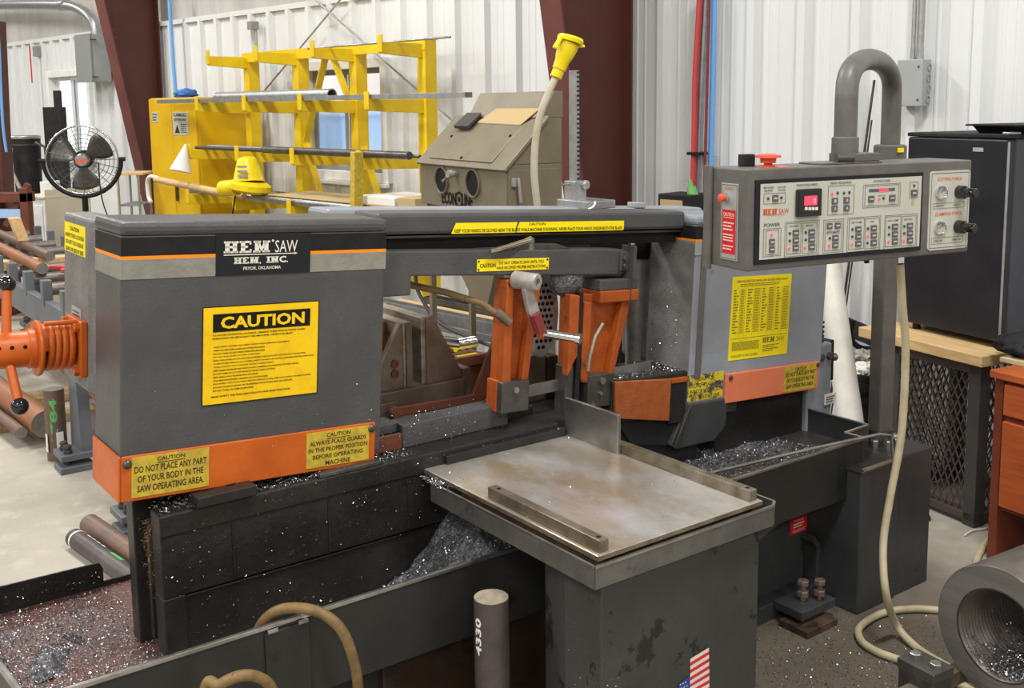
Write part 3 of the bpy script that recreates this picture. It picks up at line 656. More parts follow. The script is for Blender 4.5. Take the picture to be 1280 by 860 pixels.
hs = saw.part('coolant_hose', H().tube([(.78, 2.6, -.145), (.86, 2.58, -.17), (.95, 2.55, -.19), (1.04, 2.5, -.22), (1.1, 2.465, -.265)], .0105, 10), 'hose_brown', smooth=60)
saw.part('hose_fitting', H().cyl((1.075, 2.475, -.243), (1.115, 2.46, -.275), .014, n=12), 'steel_edge', smooth=50, parent=hs)

# guide columns behind, spring, drive motor
def vcol(u, v, r, z0, z1, m): return saw.part('guide_column', G().cyl((u, v, z0), (u, v, z1), r, n=20), m, smooth=50)
vcol(2.585, 2.76, .04, .5, 1.36, 'cast')
saw.part('column_backing', G().box(2.42, 2.5, 2.74, 2.86, .5, 1.36), 'leg_dark', .004)
sp2 = [(2.655+.02*math.cos(k*.6), 2.78+.02*math.sin(k*.6), .72+k*.0017) for k in range(330)]
saw.part('column_spring', G().tube(sp2, .005, 6), 'black_matte', smooth=60)
mo = saw.part('drive_motor', G().lathe((2.98, 3.02, .98), (-.2, -1, 0), [(0, .05), (0, .165), (.12, .165), (.15, .15), (.16, .1), (.165, .02)], 28), 'box_dark', smooth=40)
for k in range(3): saw.part('vent_ring', G().lathe_open((2.945, 2.855, .98), (-.2, -1, 0), [(0, .045+k*.035), (.004, .045+k*.035), (.004, .06+k*.035), (0, .06+k*.035)], 28), 'ink', parent=mo)
saw.part('column_head', H().box(1.62, 1.9, 2.7, 2.86, -.14, -.02), 'black_matte', .004)
saw.part('gearbox', H().box(1.9, 2.5, 2.68, 2.95, -.5, .0), 'grey_light', .01)

# right wheel guard
A0, A1 = 1.862, 2.572
rg = saw.part('wheel_guard', H().box(A0, A1, VB, 2.66, -.61, .002), 'grey_light', .008, label='grey blue wheel guard with yellow speed chart')
saw.part('lid', H().box(A0-.003, A1+.003, VB-.004, 2.664, 0, .034), 'grey_light', .012, parent=rg)
saw.part('splash_plate', H().box(A0-.0014, A0, VB, 2.655, -.5, -.06), 'grey_side', parent=rg, label='chip splattered inner side of the guard')
for nm, b0, b1, m in (('black_band', -.0455, -.002, 'stripe_black'), ('orange_line', -.0535, -.0455, 'stripe_orange'), ('tan_band', -.099, -.0535, 'box_grey')):
    saw.part(nm, H().box(A0-.0012, A1, VB-.0012, VB, b0, b1), m, parent=rg)
    if nm != 'tan_band': saw.part(nm, H().box(A0-.0016, A0, VB, 2.655, b0, b1), m, parent=rg)
saw.part('dark_strip', H().box(A0+.03, A0+.055, VB-.006, VB, -.52, .0), 'console_grey', .002, parent=rg)
saw.part('hook', H().tube([(A0+.06, VB-.012, -.06), (A0+.05, VB-.02, -.03), (A0+.04, VB-.02, -.04), (A0+.035, VB-.02, -.09)], .004, 6), 'steel', smooth=60, parent=rg)
ch = saw.part('speed_chart', H().box(2.054, 2.366, VB-.0016, VB, -.472, -.18), 'yellow_bright', parent=rg, label='yellow speed chart printed with small black tables')
g = G(); cf = face
cf.text(g, 'HEM WELDED EDGE BAND SAW BLADES SPEED CHART', 2.075, 2.345, -.2, -.192, .0022, .012)
cf.rows(g, 2.095, 2.33, -.216, -.204, 2, seed=9, words=16, h=.0022)
for k, (x0, x1) in enumerate(((2.064, 2.118), (2.135, 2.198), (2.212, 2.275), (2.288, 2.355))):
    cf.rows(g, x0, x0+.028, -.38, -.222, 16, seed=20+k, words=2, h=.0022, ragged=.6); cf.rows(g, x0+.036, x1, -.38, -.222, 26, seed=30+k, words=3, h=.0022, ragged=.1)
    cf.poly(g, [(x1+.004, -.39), (x1+.005, -.39), (x1+.005, -.22), (x1+.004, -.22)], .0022); cf.poly(g, [(x0+.032, -.39), (x0+.033, -.39), (x0+.033, -.225), (x0+.032, -.225)], .0022)
cf.poly(g, [(2.06, -.397), (2.36, -.397), (2.36, -.3955), (2.06, -.3955)], .0022)
cf.rows(g, 2.232, 2.35, -.455, -.428, 4, seed=41, words=7, h=.0022, ragged=.7); cf.text(g, 'YOUR SAFETY IS OUR CONCERN', 2.065, 2.205, -.463, -.454, .0022, .012)
slab_letters(g, cf, 'HEM', 2.228, 2.295, -.421, -.403, .0022); cf.text(g, 'SAW', 2.302, 2.345, -.421, -.403, .0022)
saw.part('chart_print', g, 'ink_faint', parent=rg)
g = G(); cf.rows(g, 2.068, 2.212, -.44, -.408, 9, seed=40, words=9, h=.0022, ragged=.05); saw.part('chart_notes', g, 'ink_faint', parent=rg)
wl = saw.part('worn_label', H().box(1.862, 2.036, VB-.0014, VB, -.595, -.505), 'yellow_peeled', parent=rg, label='peeling yellow warning label')
g = G()
for k, (t_, x0, x1) in enumerate((('CAUTION', 1.91, 1.99), ('DO NOT PLACE ANY', 1.872, 2.026), ('PART OF YOUR BODY', 1.876, 2.024), ('SAW OPERATING AREA', 1.88, 2.02))): face.text(g, t_, x0, x1, -.527-.0215*k, -.513-.0215*k, .002)
saw.part('lettering', g, 'ink_worn', parent=rg)
og2 = saw.part('lower_guard', H().box(2.04, 2.545, VB-.012, VB, -.619, -.515), 'orange_flat', .003, label='orange guard strip on the right wheel guard')
fo2 = S(HX((0, VB-.012, 0)), HA, HB, VN)
label_plate(2.345, 2.53, -.612, -.52, [('CAUTION', .34, .1), ('DO NOT PLACE ANY PART', .93, .165), ('OF YOUR BODY IN THE', .85, .165), ('SAW OPERATING AREA.', .86, .165)], og2, f=fo2)
for a, b in ((2.06, -.53), (2.535, -.528)): saw.part('screw', H().lathe((a, VB-.012, b), (0, -1, 0), [(0, .009), (.005, .008)], 12), 'steel_dark', parent=og2)
saw.part('chute', H().prism([(1.86, -.6), (2.055, -.6), (2.055, -.7), (2.0, -.745), (1.83, -.75), (1.79, -.735)], 'y', 2.44, 2.62), 'base_grey', .006)
saw.part('chute_rail', H().prism([(1.855, -.6), (1.868, -.6), (1.805, -.742), (1.79, -.736)], 'y', 2.425, 2.44), 'steel_dark', .002)
saw.part('chute_step', H().box(2.055, 2.14, 2.47, 2.6, -.665, -.6), 'base_grey', .006)
# orange blade box
bb = saw.part('blade_box', H().box(1.522, 1.862, 2.452, 2.66, -.63, -.49), 'grime', .004)
saw.part('blade_box_front', H().prism([(1.525, -.49), (1.775, -.505), (1.775, -.648), (1.535, -.61)], 'y', 2.44, 2.453), 'orange_dusty', .003, parent=bb)
saw.part('blade_box_trim', H().box(1.775, 1.85, 2.442, 2.453, -.66, -.51), 'black_matte', .003, parent=bb)
saw.part('blade_box_lip', H().box(1.775, 1.85, 2.438, 2.452, -.521, -.505), 'orange_worn', .002, parent=bb)
saw.part('blade_box_foot', H().prism([(1.54, -.61), (1.84, -.655), (1.79, -.74), (1.63, -.715)], 'y', 2.46, 2.62), 'black_matte', .004, parent=bb)
sprk = random.Random(4)
g = H(); flakes(g, [(sprk.uniform(1.53, 1.86), sprk.uniform(2.46, 2.65), -.487) for _ in range(700)], .0028, 5)
saw.part('chips_on_blade_box', g, 'chips', kind='stuff')
g = H(); flakes(g, [(A0-.004, sprk.uniform(2.5, 2.66), -.06-.44*sprk.random()) for _ in range(350)], .002, 6)
saw.part('chips_on_guard', g, 'chips', kind='stuff')
# right hand gear case, bolts, shaft
gc = saw.part('gear_case', G().box(2.72, 3.22, 2.5, 2.66, .45, .8), 'grime', .008)
saw.part('gear_case_side', G().box(3.2, 3.345, 2.48, 2.66, .43, .84), 'grey_light', .008, parent=gc)
for k in range(3): saw.part('case_bolt', G().hexbolt((3.225+k*.05, 2.48, .79), (0, -1, 0), .016, .012), 'steel_dark', parent=gc)
saw.part('motor_end', G().lathe((3.27, 2.5, .88), (0, -1, 0), [(0, .03), (.012, .03), (.012, .02), (.004, .018)], 20), 'leg_dark', parent=gc)
for k in range(5): saw.part('case_fin', G().box(3.22, 3.32, 2.5, 2.64, .84+k*.018, .85+k*.018), 'leg_dark', parent=gc)
saw.part('valve_body', G().box(3.345, 3.385, 2.5, 2.56, .68, .84), 'black_matte', .004, parent=gc)
saw.part('shaft', G().cyl((3.385, 2.53, .765), (3.43, 2.53, .76), .016, n=14), 'steel', smooth=50, parent=gc)
saw.part('tag', G().box(3.3, 3.37, 2.474, 2.478, .6, .64), 'white_paint', parent=gc)
g = G(); S((3.3, 2.474, .6), (1, 0, 0), (0, 0, 1), VN).rows(g, .008, .06, .006, .034, 3, words=4); saw.part('tag_print', g, 'ink_worn', parent=gc)

# in-feed vise
def jaw(u0, u1, sgn, v0, v1, zt):
    zb = .905
    j = saw.part('vise_jaw', G().box(u0, u1, v0, v1, zb, zt), 'jaw_steel', .003)
    e = u1 if sgn > 0 else u0
    saw.part('jaw_gusset', G().prism([(e, zb), (e+sgn*.115, zb), (e+sgn*.115, zb+.015), (e+sgn*.01, zt), (e, zt)], 'y', v0, v0+.025), 'jaw_brown', .003, parent=j)
    saw.part('jaw_gusset', G().prism([(e, zb), (e+sgn*.115, zb), (e+sgn*.115, zb+.015), (e+sgn*.01, zt), (e, zt)], 'y', v1-.03, v1), 'jaw_brown', .003, parent=j)
    return j
VV = 2.72
jaw(1.592, 1.625, -1, VV, VV+.22, 1.105); jaw(1.655, 1.69, 1, VV, VV+.3, 1.115)
saw.part('jaw_plate', G().box(1.6, 1.62, VV-.006, VV+.01, .905, 1.1), 'jaw_brown', .002)
saw.part('jaw_plate', G().box(1.67, 1.692, VV-.006, VV+.01, .905, 1.11), 'jaw_brown', .002)
for z_ in (.985, .955): saw.part('jaw_bolt', G().lathe((1.56, VV, z_), (0, -1, 0), [(0, .013), (.006, .013), (.006, .007), (.003, .006)], 14), 'rust_red')
saw.part('jaw_cover', G().prism([(1.44, .93), (1.58, .93), (1.585, 1.1), (1.46, 1.12)], 'y', VV+.1, VV+.13), 'orange_worn', .003)
g = G(); S((1.5, VV+.1, 1.0), (1, 0, 0), (0, 0, 1), VN).rect(g, 0.02, .075, -.01, .06, .002); saw.part('jaw_label', g, 'yellow_bright')
vb_ = saw.part('vise_base', G().box(1.35, 1.8, VV-.02, VV+.2, .835, .907), 'jaw_brown', .004)
saw.part('vise_base_step', G().box(1.35, 1.55, VV-.035, VV-.018, .82, .88), 'jaw_brown', .003, parent=vb_)
saw.part('vise_end', G().box(1.8, 1.83, VV-.01, VV+.22, .83, .935), 'jaw_brown', .003, parent=vb_)
rc = saw.part('vise_carriage', G().box(1.885, 2.06, 2.9, 3.15, .77, .9), 'rust_red', .004)
g = G(); S((1.95, 2.935, .9005), (1, 0, 0), (0, 1, 0), (0, 0, 1)).rect(g, 0, .085, 0, .05, .0016); saw.part('carriage_label', g, 'yellow_bright', parent=rc)
saw.part('carriage_rail', G().box(1.885, 2.06, 2.885, 2.905, .885, .92), 'rust_red', .003, parent=rc)
saw.part('carriage_spring', G().tube([(1.955+k*.0006, 3.0+.02*math.cos(k*.8), .935+.02*math.sin(k*.8)) for k in range(150)], .003, 6), 'chrome', smooth=60)
saw.part('carriage_cylinder', G().cyl((1.86, 3.0, .96), (1.96, 3.0, .935), .028, n=16), 'chrome', smooth=50)
saw.part('gusset_plate', G().prism([(1.79, .845), (1.9, .845), (1.9, 1.02), (1.88, 1.02)], 'y', 2.655, 2.667), 'rust_red', .002)
saw.part('red_link', G().bar((1.515, 2.655, .858), (1.87, 2.65, .85), .014, .028), 'rust_red', .003)
saw.part('link_end', G().lathe((1.52, 2.66, .858), (0, -1, 0), [(0, .018), (.02, .018)], 14), 'rust_red', smooth=50)
saw.part('rear_jaw', G().box(2.066, 2.155, 2.74, 2.95, .76, .925), 'jaw_brown', .004, label='dark brown steel jaw block')
saw.part('rear_jaw_face', G().box(2.155, 2.2, 2.73, 2.95, .76, .915), 'grime_brown', .004)
bar_ = saw.part('front_bar', G().box(1.455, 1.82, 2.5, 2.57, .8, .868), 'grey_paint', .004)
saw.part('front_bar_top', G().box(1.36, 1.455, 2.53, 2.6, .84, .87), 'grey_paint', .004, parent=bar_)
saw.part('blade', G().box(1.76, 2.42, 2.512, 2.5135, .868, .905), 'steel', label='thin steel saw blade between the guide blocks')
saw.part('bar_plate', G().box(1.36, 1.455, 2.505, 2.515, .8, .845), 'rust_red', .002)
saw.part('bed_plate', G().box(1.4, 2.1, 2.45, 2.64, .765, .8), 'grime', .004)
saw.part('bed_step', G().box(1.54, 1.97, 2.405, 2.47, .7605, .785), 'grime', .004)
saw.part('bed', G().box(1.2, 2.6, 2.47, 3.1, .45, .77), 'grime', .004)
saw.part('bed_block', G().box(1.84, 1.96, 2.58, 2.7, .79, .85), 'steel_dark', .003)
g = G(); flakes(g, [(sprk.uniform(1.36, 1.82), 2.497, sprk.uniform(.8, .868)) for _ in range(260)] + [(sprk.uniform(1.36, 1.95), sprk.uniform(2.5, 2.6), .871) for _ in range(240)] + [(sprk.uniform(1.5, 2.0), sprk.uniform(2.4, 2.5), .788) for _ in range(120)], .0018, 8)
saw.part('chips_on_bar', g, 'chips', kind='stuff')

# bed block under the left guard
bf_ = saw.part('bed_slab', G().box(.746, 1.95, 2.424, 2.49, .592, .8), 'grime', .004)
saw.part('bed_slab_top', G().box(.745, 1.95, 2.42, 2.49, .745, .801), 'grime', .005, parent=bf_)
for k in (.92, 1.18, 1.42): saw.part('slab_seam', G().box(k, k+.004, 2.4215, 2.43, .6, .74), 'black_matte', parent=bf_)
bl_ = saw.part('bed_slab_lower', G().box(.79, 1.95, 2.434, 2.49, .44, .585), 'grime', .004)
saw.part('bed_slab_corner', G().box(.746, .80, 2.424, 2.49, .44, .592), 'grime', .004, parent=bl_)
saw.part('bed_rear_slab', G().box(.72, 1.95, 2.545, 2.6, .44, .828), 'grime', .004)
saw.part('bed_web', G().box(.76, 1.9, 2.49, 2.545, .44, .77), 'grime_brown', .003)
saw.part('bed_end_rib', G().box(.742, .765, 2.505, 2.525, .46, .74), 'grime_brown', .003)
tp = saw.part('clamp_plate', G().box(.83, .98, 2.4, 2.53, .805, .832), 'grime', .003)
for u_ in (.862, .93): saw.part('plate_hole', G().cyl((u_, 2.45, .832), (u_, 2.45, .8335), .014, n=14), 'black', parent=tp)
saw.part('slide_way', G().box(1.16, 1.34, 2.42, 2.49, .801, .812), 'steel_dark', .002)
g = G(); rn = random.Random(2)
flakes(g, [(rn.uniform(.75, 1.45), rn.uniform(2.425, 2.49), .803+rn.random()*.012*max(0, 1-abs(rn.random()))) for _ in range(2600)] + [(rn.uniform(.746, 1.9), 2.4195, rn.uniform(.59, .8)) for _ in range(500)] + [(rn.uniform(.8, 1.9), 2.432, rn.uniform(.45, .585)) for _ in range(260)] + [(rn.uniform(.72, .98), rn.uniform(2.4, 2.6), .831) for _ in range(500)], .0019, 9)
saw.part('chips_on_bed', g, 'chips', kind='stuff')
g = G(); flakes(g, [(rn.gauss(.748, .008), rn.gauss(2.515, .014), .765-abs(rn.gauss(0, .07))) for _ in range(420)], .003, 10)
saw.part('chips_on_bed_end', g, 'chips_brown', kind='stuff')

# coolant trough
tr = saw.part('trough_front', G().box(.385, 3.075, 2.14, 2.146, .4, .6), 'base_grey_shaded', .001)
saw.part('trough_rim', G().box(.385, 3.075, 2.137, 2.149, .592, .602), 'steel', .002, parent=tr)
saw.part('trough_end', G().prism([(2.146, .42), (2.93, .42), (2.93, .47), (2.146, .602)], 'x', .379, .385), 'grime', .001)
saw.part('trough_end_rim', G().bar((.382, 2.146, .6), (.382, 2.93, .475), .012, .012), 'steel', .002)
saw.part('trough_floor', G().box(.385, 2.4, 2.146, 2.93, .425, .44), 'pan_floor', label='rust red trough floor under loose steel chips')
saw.part('trough_back', G().box(.385, 1.3, 2.93, 2.936, .39, .455), 'grime')
saw.part('back_splash', G().prism([(.38, .40), (.742, .40), (.742, .49), (.733, .508), (.38, .512)], 'y', 2.937, 2.943), 'grime', label='dark steel splash plate standing at the back of the trough')
saw.part('front_tab', G().box(.875, .985, 2.134, 2.14, .39, .585), 'base_grey_shaded', .003)
for u_ in (.893, .967): saw.part('tab_weld', G().cyl((u_-.012, 2.133, .588), (u_+.012, 2.133, .588), .005, n=8), 'steel')
saw.part('pan_hole', G().prism([(.575, 2.7), (.588, 2.715), (.612, 2.67), (.62, 2.64), (.605, 2.625), (.585, 2.66)], 'z', .436, .4412), 'black')
g = G(); flakes(g, [(.39+.36*rn.random()**1.5, rn.uniform(2.16, 2.92), .443) for _ in range(8000)] + [(rn.uniform(.31, .73), 2.935, rn.uniform(.44, .5)) for _ in range(220)], .0023, 11)
saw.part('chips_in_trough', g, 'chips', kind='stuff')
# heap under the table
def heap(name, u0, u1, v0, v1, fz, nf, size, seed, nu=40, nv=24):
    g = G(); idx = {}
    for i in range(nu+1):
        for j in range(nv+1):
            u, v = u0+(u1-u0)*i/nu, v0+(v1-v0)*j/nv; idx[i, j] = g._v((u, v, fz(u, v)))
    for i in range(nu):
        for j in range(nv): g.F.append([idx[i, j], idx[i+1, j], idx[i+1, j+1], idx[i, j+1]])
    o = saw.part(name, g, 'chip_heap', kind='stuff')
    g = G(); r_ = random.Random(seed); P = []
    for _ in range(nf):
        u, v = r_.uniform(u0, u1), r_.uniform(v0, v1); P.append((u, v, fz(u, v)+r_.random()*.004))
    flakes(g, P, size, seed+1); saw.part(name+'_flakes', g, 'chips', kind='stuff')
heap('chip_heap', 1.2, 1.8, 2.15, 2.43, lambda u, v: .44+.2*math.exp(-((u-1.62)/.16)**2)*min(1, (v-2.1)/.2)+.012*fbm(u*30, v*30), 5200, .003, 21)
heap('pan_heap', .42, .63, 2.5, 2.7, lambda u, v: .438+.038*math.exp(-((u-.52-(v-2.6)*.35)/.035)**2-((v-2.58)/.07)**2)+.012*fbm(u*45, v*45)-.008, 1500, .0026, 61, 30, 30)
heap('chip_pile', 2.05, 3.06, 2.15, 2.66, lambda u, v: .52+.055*math.exp(-((u-2.55)/.25)**2-((v-2.3)/.16)**2)+.02*fbm(u*9, v*9)+.01*fbm(u*40, v*40), 9000, .003, 31, 60, 36)
# right end of the trough with its notch
rim = [(3.075, 2.14), (3.072, 2.214), (3.215, 2.22), (3.209, 2.7)]
for k in range(3):
    (a, b), (c_, d) = rim[k], rim[k+1]
    saw.part('trough_wall', G().bar((a, b, .55), (c_, d, .55), .005, .1), 'base_grey')
    saw.part('trough_wall_rim', G().bar((a, b, .6), (c_, d, .6), .01, .006), 'steel')
saw.part('trough_floor', G().box(2.4, 3.21, 2.15, 2.7, .49, .505), 'grime')
saw.part('trough_side', G().prism([(2.1, .35), (2.5, .35), (3.0, .5), (3.075, .52), (3.075, .6), (2.1, .6)], 'y', 2.1475, 2.152), 'base_grey')
saw.part('wire_rail', G().tube([(2.36, 2.2, .612), (2.75, 2.16, .612), (3.12, 2.11, .612), (3.16, 2.09, .605), (3.165, 2.083, .53)], .006, 8), 'steel', smooth=60)
# base
saw.part('base_body', G().box(.95, 2.9, 2.42, 2.9, .04, .44), 'grime', .006)
saw.part('base_front', G().box(.9, 1.45, 2.3, 2.42, .04, .4), 'base_grey_shaded', .006)
saw.part('base_panel', G().box(2.1, 2.99, 2.3, 2.42, .03, .5), 'base_grey', .006)
rb_ = saw.part('rust_panel', G().box(1.25, 1.95, 2.28, 2.3, .02, .4), 'grime_rust', .004)
cab = saw.part('base_cabinet', G().box(2.99, 3.21, 2.083, 2.5, .0, .505), 'base_grey', .006)
saw.part('cabinet_top', G().box(2.982, 3.215, 2.075, 2.5, .505, .515), 'steel_dark', .003, parent=cab)
saw.part('cabinet_rail', G().cyl((2.99, 2.083, .515), (3.19, 2.083, .515), .008, n=8), 'steel', parent=cab)
for u_, v_ in ((3.25, 2.19), (3.28, 2.16), (3.34, 2.21), (3.22, 2.26)): pass
wlab = S((2.9, 2.3, .2), (1, 0, 0), (0, 0, 1), VN); g = G(); wlab.rect(g, -.005, .085, .04, .1, .0014); saw.part('red_label', g, 'red_label', label='small red warning label')
g = G(); wlab.text(g, 'WARNING', .015, .065, .083, .092, .002); wlab.rows(g, .01, .07, .06, .08, 2, words=5, h=.002); wlab.text(g, 'DO NOT LIFT', .008, .072, .045, .055, .002); saw.part('lettering', g, 'ink_white')
saw.part('cleat', G().prism([(2.965, .02), (2.99, .06), (2.99, .2), (2.96, .24), (2.95, .22), (2.97, .19), (2.97, .07)], 'y', 2.24, 2.3), 'base_grey', .003)
ft = saw.part('levelling_foot', G().box(2.74, 2.92, 2.12, 2.24, .04, .07), 'base_grey', .003); saw.part('foot_pad', G().box(2.72, 2.88, 2.08, 2.2, 0, .025), 'grime_brown', .003, parent=ft)
for u_, v_ in ((2.82, 2.18), (2.87, 2.15)): saw.part('foot_bolt', G().cyl((u_, v_, .03), (u_, v_, .13), .01, n=10).hexbolt((u_, v_, .085), (0, 0, 1), .02, .02).hexbolt((u_, v_, .125), (0, 0, 1), .02, .016), 'jaw_brown', parent=ft)
for z_, v0_ in ((0, 0),):
    saw.part('base_skid', G().box(2.45, 3.0, 2.24, 2.36, .0, .06), 'base_grey', .004)
# ------------------------------------------------------------------ discharge table
tb = T('outfeed_table', 'steel outfeed table with shiny stained top plate on grey stand', 'table', FM, (1.75, 1.85, 0))
st = tb.part('stand', G().prism([(1.495, 1.705), (2.025, 1.705), (2.025, 1.95), (1.525, 1.95), (1.495, 1.835)], 'z', 0, .695), 'stand_grey', .004, label='chipped grey sheet metal stand')
tb.part('rear_brace', G().box(1.75, 1.98, 1.95, 2.13, .6, .69), 'grime', .004)
g = G().prism([(1.458, 1.685), (2.05, 1.685), (2.072, 1.7), (2.075, 2.38), (1.458, 2.38)], 'z', .69, .697); tb.part('tray_floor', g, 'grime')
def wallp(p, q, z0, z1, th=.004): return G().bar((p[0], p[1], (z0+z1)/2), (q[0], q[1], (z0+z1)/2), th, z1-z0)
ring_ = [(1.458, 2.36), (1.458, 1.685), (2.05, 1.683), (2.074, 1.7), (2.075, 2.38)]
for a, b in zip(ring_, ring_[1:]):
    tw = tb.part('tray_side', wallp(a, b, .69, .742), 'tray_steel'); tb.part('tray_rim', wallp(a, b, .739, .744, .007), 'steel', parent=tw)
tb.part('rail_beam', G().box(1.485, 1.5, 1.7, 2.4, .697, .748).box(1.99, 2.005, 1.7, 2.4, .697, .748).box(1.5, 1.99, 1.72, 1.735, .72, .748), 'grime_brown')
pl = tb.part('top_plate', G().box(1.474, 2.02, 1.693, 2.42, .748, .76), 'steel_plate', .0015, label='bare steel top plate with brown heat and rust tints')
tb.part('plate_edge', G().box(1.4735, 2.0205, 1.6922, 1.6935, .7482, .7585).box(1.4728, 1.4742, 1.693, 2.419, .7482, .7585), 'steel_edge', parent=pl)
for u0, u1, v0, v1 in ((1.487, 1.514, 1.702, 2.135), (1.985, 2.012, 1.704, 2.38)):
    s_b = tb.part('side_bar', G().box(u0, u1, v0, v1, .76, .789), 'steel_edge', .002)
    for q in (v0+.02, v1-.03): tb.part('bar_hole', G().cyl(((u0+u1)/2, q, .789), ((u0+u1)/2, q, .7897), .006, n=10), 'ink', parent=s_b)
tb.part('fence_plate', G().box(1.972, 1.984, 2.18, 2.42, .7595, .876), 'steel', .0015, label='upright bare steel fence plate on the table')
rn = random.Random(12)
g = G(); flakes(g, [(rn.uniform(1.48, 2.0), rn.uniform(1.7, 2.41), .7615) for _ in range(130)] + [(rn.uniform(1.45, 1.475), rn.gauss(2.35, .03), .74+rn.random()*.012) for _ in range(500)] + [(rn.uniform(1.99, 2.06), rn.uniform(1.69, 1.9), .70) for _ in range(250)] + [(1.4938, rn.uniform(1.71, 1.83), rn.random()**2*.6) for _ in range(120)] + [(rn.uniform(1.5, 1.6), 1.7035, rn.random()*.45) for _ in range(120)], .002, 15)
tb.part('chips_on_table', g, 'chips', kind='stuff')
# flag sticker
fs = S((0, 1.705, 0), (1, 0, 0), (0, 0, 1), VN)
def fp(px, py): q = FM.onv(px, py, 1.705); return (q.x, q.z)
x0, z1 = fp(856, 824); x1, z0 = fp(884, 905)
xm = fp(862, 860)[0]; W_ = x1-x0; Hh = z1-z0; st_h = Hh/13
fl = None
for k in range(13):
    za, zb = z1-(k+1)*st_h*.62, z1-k*st_h*.62
    g = G(); xl = fp(862, 830)[0] if za > fp(870, 852)[1] else fp(850, 855)[0]
    fs.poly(g, [(xl, za-.004), (x1+(z1-za)*.04, za+.004), (x1+(z1-zb)*.04, zb+.004), (xl, zb-.004)], .002)
    tb.part('flag_stripe', g, 'flag_white' if k % 2 == 0 else 'flag_red', parent=st)
g = G(); xa, za = fp(848, 850); xb, zb = fp(861, 905); fs.poly(g, [(xa-.01, zb), (xb, zb), (xb, za), (xa, za-.01)], .0025); tb.part('flag_canton', g, 'flag_blue', parent=st)
g = G()
for i in range(3):
    for j in range(5): fs.disc(g, xa+.004+i*.009+(j % 2)*.004, za-.012-j*.011, .0024, .003, 5)
tb.part('flag_stars', g, 'flag_white', parent=st)

# ------------------------------------------------------------------ round bar standing in front of the trough
q = FM.onz(614, 746, .575)
t = T('round_bar', 'dark steel round bar standing upright, chalked 4330', 'steel bar', FM, (q.x, q.y, 0))
r_b = .0425
t.part('bar', G().cyl((q.x, q.y, 0), (q.x, q.y, .5745), r_b, n=40), 'dark_bar', smooth=50)
t.part('sawn_end', G().cyl((q.x, q.y, .574), (q.x, q.y, .5755), r_b-.001, n=40), 'bar_top')
def cyl_text(g, s, c, r, ang0, z0, z1, hgt, updir=1):
    """lettering wrapped on an upright cylinder, running upwards"""
    V, F = glyph(s, .03); ax, bx = min(v.x for v in V), max(v.x for v in V); ay, by = min(v.y for v in V), max(v.y for v in V); k = len(g.V)
    for v in V:
        z = z0+(v.x-ax)/(bx-ax)*(z1-z0); a = ang0-((v.y-ay)/(by-ay)*hgt)/r; g._v((c[0]+(r+.0008)*math.cos(a), c[1]+(r+.0008)*math.sin(a), z))
    for f in F: g.F.append([i+k for i in f])
dirc = math.atan2(-q.y, -q.x)
g = G(); cyl_text(g, '4330', (q.x, q.y), r_b, dirc-.62, .44, .535, .02); t.part('chalk_mark', g, 'chalk')

# ------------------------------------------------------------------ hoses looping out of the trough
def smooth_path(P, n=10):
    P = [Vector(p) for p in P]; out = []
    for i in range(len(P)-1):
        p0, p1, p2, p3 = P[max(i-1, 0)], P[i], P[i+1], P[min(i+2, len(P)-1)]
        for k in range(n):
            t = k/n; out.append(.5*((2*p1)+(p2-p0)*t+(2*p0-5*p1+4*p2-p3)*t*t+(3*p1-p0-3*p2+p3)*t**3))
    return out+[P[-1]]
def on(px, py, v): return FM.onv(px, py, v)
P = [on(316, 815, 2.28), on(322, 790, 2.23), on(335, 771, 2.185), on(358, 760.5, 2.15), on(395, 764, 2.1), on(425, 785, 2.065), on(442, 825, 2.05), on(448, 870, 2.06), on(449, 960, 2.09)]; P.append(Vector((P[-1].x, 2.08, .013)))
One('coolant_hose', 'tan coolant hose arching over the trough rim beside the upright bar', 'hose', FM, (P[0].x, P[0].y, P[-1].z), G().tube(smooth_path(P), .0125, 12), 'hose_brown', smooth=60)
P = [on(255, 880, 2.08), on(275, 856, 2.05), on(305, 844, 2.03), on(330, 850, 2.03), on(343, 868, 2.04), on(350, 900, 2.06)]; P = [Vector((P[0].x-.01, 2.08, .013))]+P+[Vector((P[-1].x+.01, 2.06, .013))]
One('coolant_hose', 'tan hose looping low against the front of the trough', 'hose', FM, (P[0].x, P[0].y, P[-1].z), G().tube(smooth_path(P), .012, 12), 'hose_brown', smooth=60)

# ------------------------------------------------------------------ control console on its swing arm
VC = 2.35; V2 = 2.52
p0, p1 = FC.onv(933, 338, VC), FC.onv(1215, 200, VC); CU0, CU1, CZ0, CZ1 = p0.x, p1.x, FC.onv(1000, 330, VC).z-.0, p1.z
CZ0 = (FC.onv(933, 338, VC).z+FC.onv(1212, 316, VC).z)/2; CZ1 = (FC.onv(935, 213, VC).z+FC.onv(1216, 199, VC).z)/2
con = T('control_console', 'grey control console with push buttons hanging from bent pipe arm', 'control console', FC, (2.794, 2.835, .515))
hsg = con.part('housing', G().box(CU0, CU1, VC, V2, CZ0, CZ1), 'console_grey', .004)
con.part('back_plate', G().box(CU0-.012, CU0-.002, V2-.012, V2+.02, CZ0-.012, CZ1+.004), 'console_grey', .002)
cfz = S((0, VC, 0), (1, 0, 0), (0, 0, 1), VN)
def cp_(px, py): q = FC.onv(px, py, VC); return q.x, q.z
def za(x, y): return cp_(925+x/7.477, 215+y/7.477)
def zb(x, y): return cp_(1040+x/7.11, 210+y/7.11)
def rc_(f, x0, x1, y0, y1):
    a, b = f(x0, (y0+y1)/2), f(x1, (y0+y1)/2); c, d = f((x0+x1)/2, y0), f((x0+x1)/2, y1); return a[0], b[0], d[1], c[1]
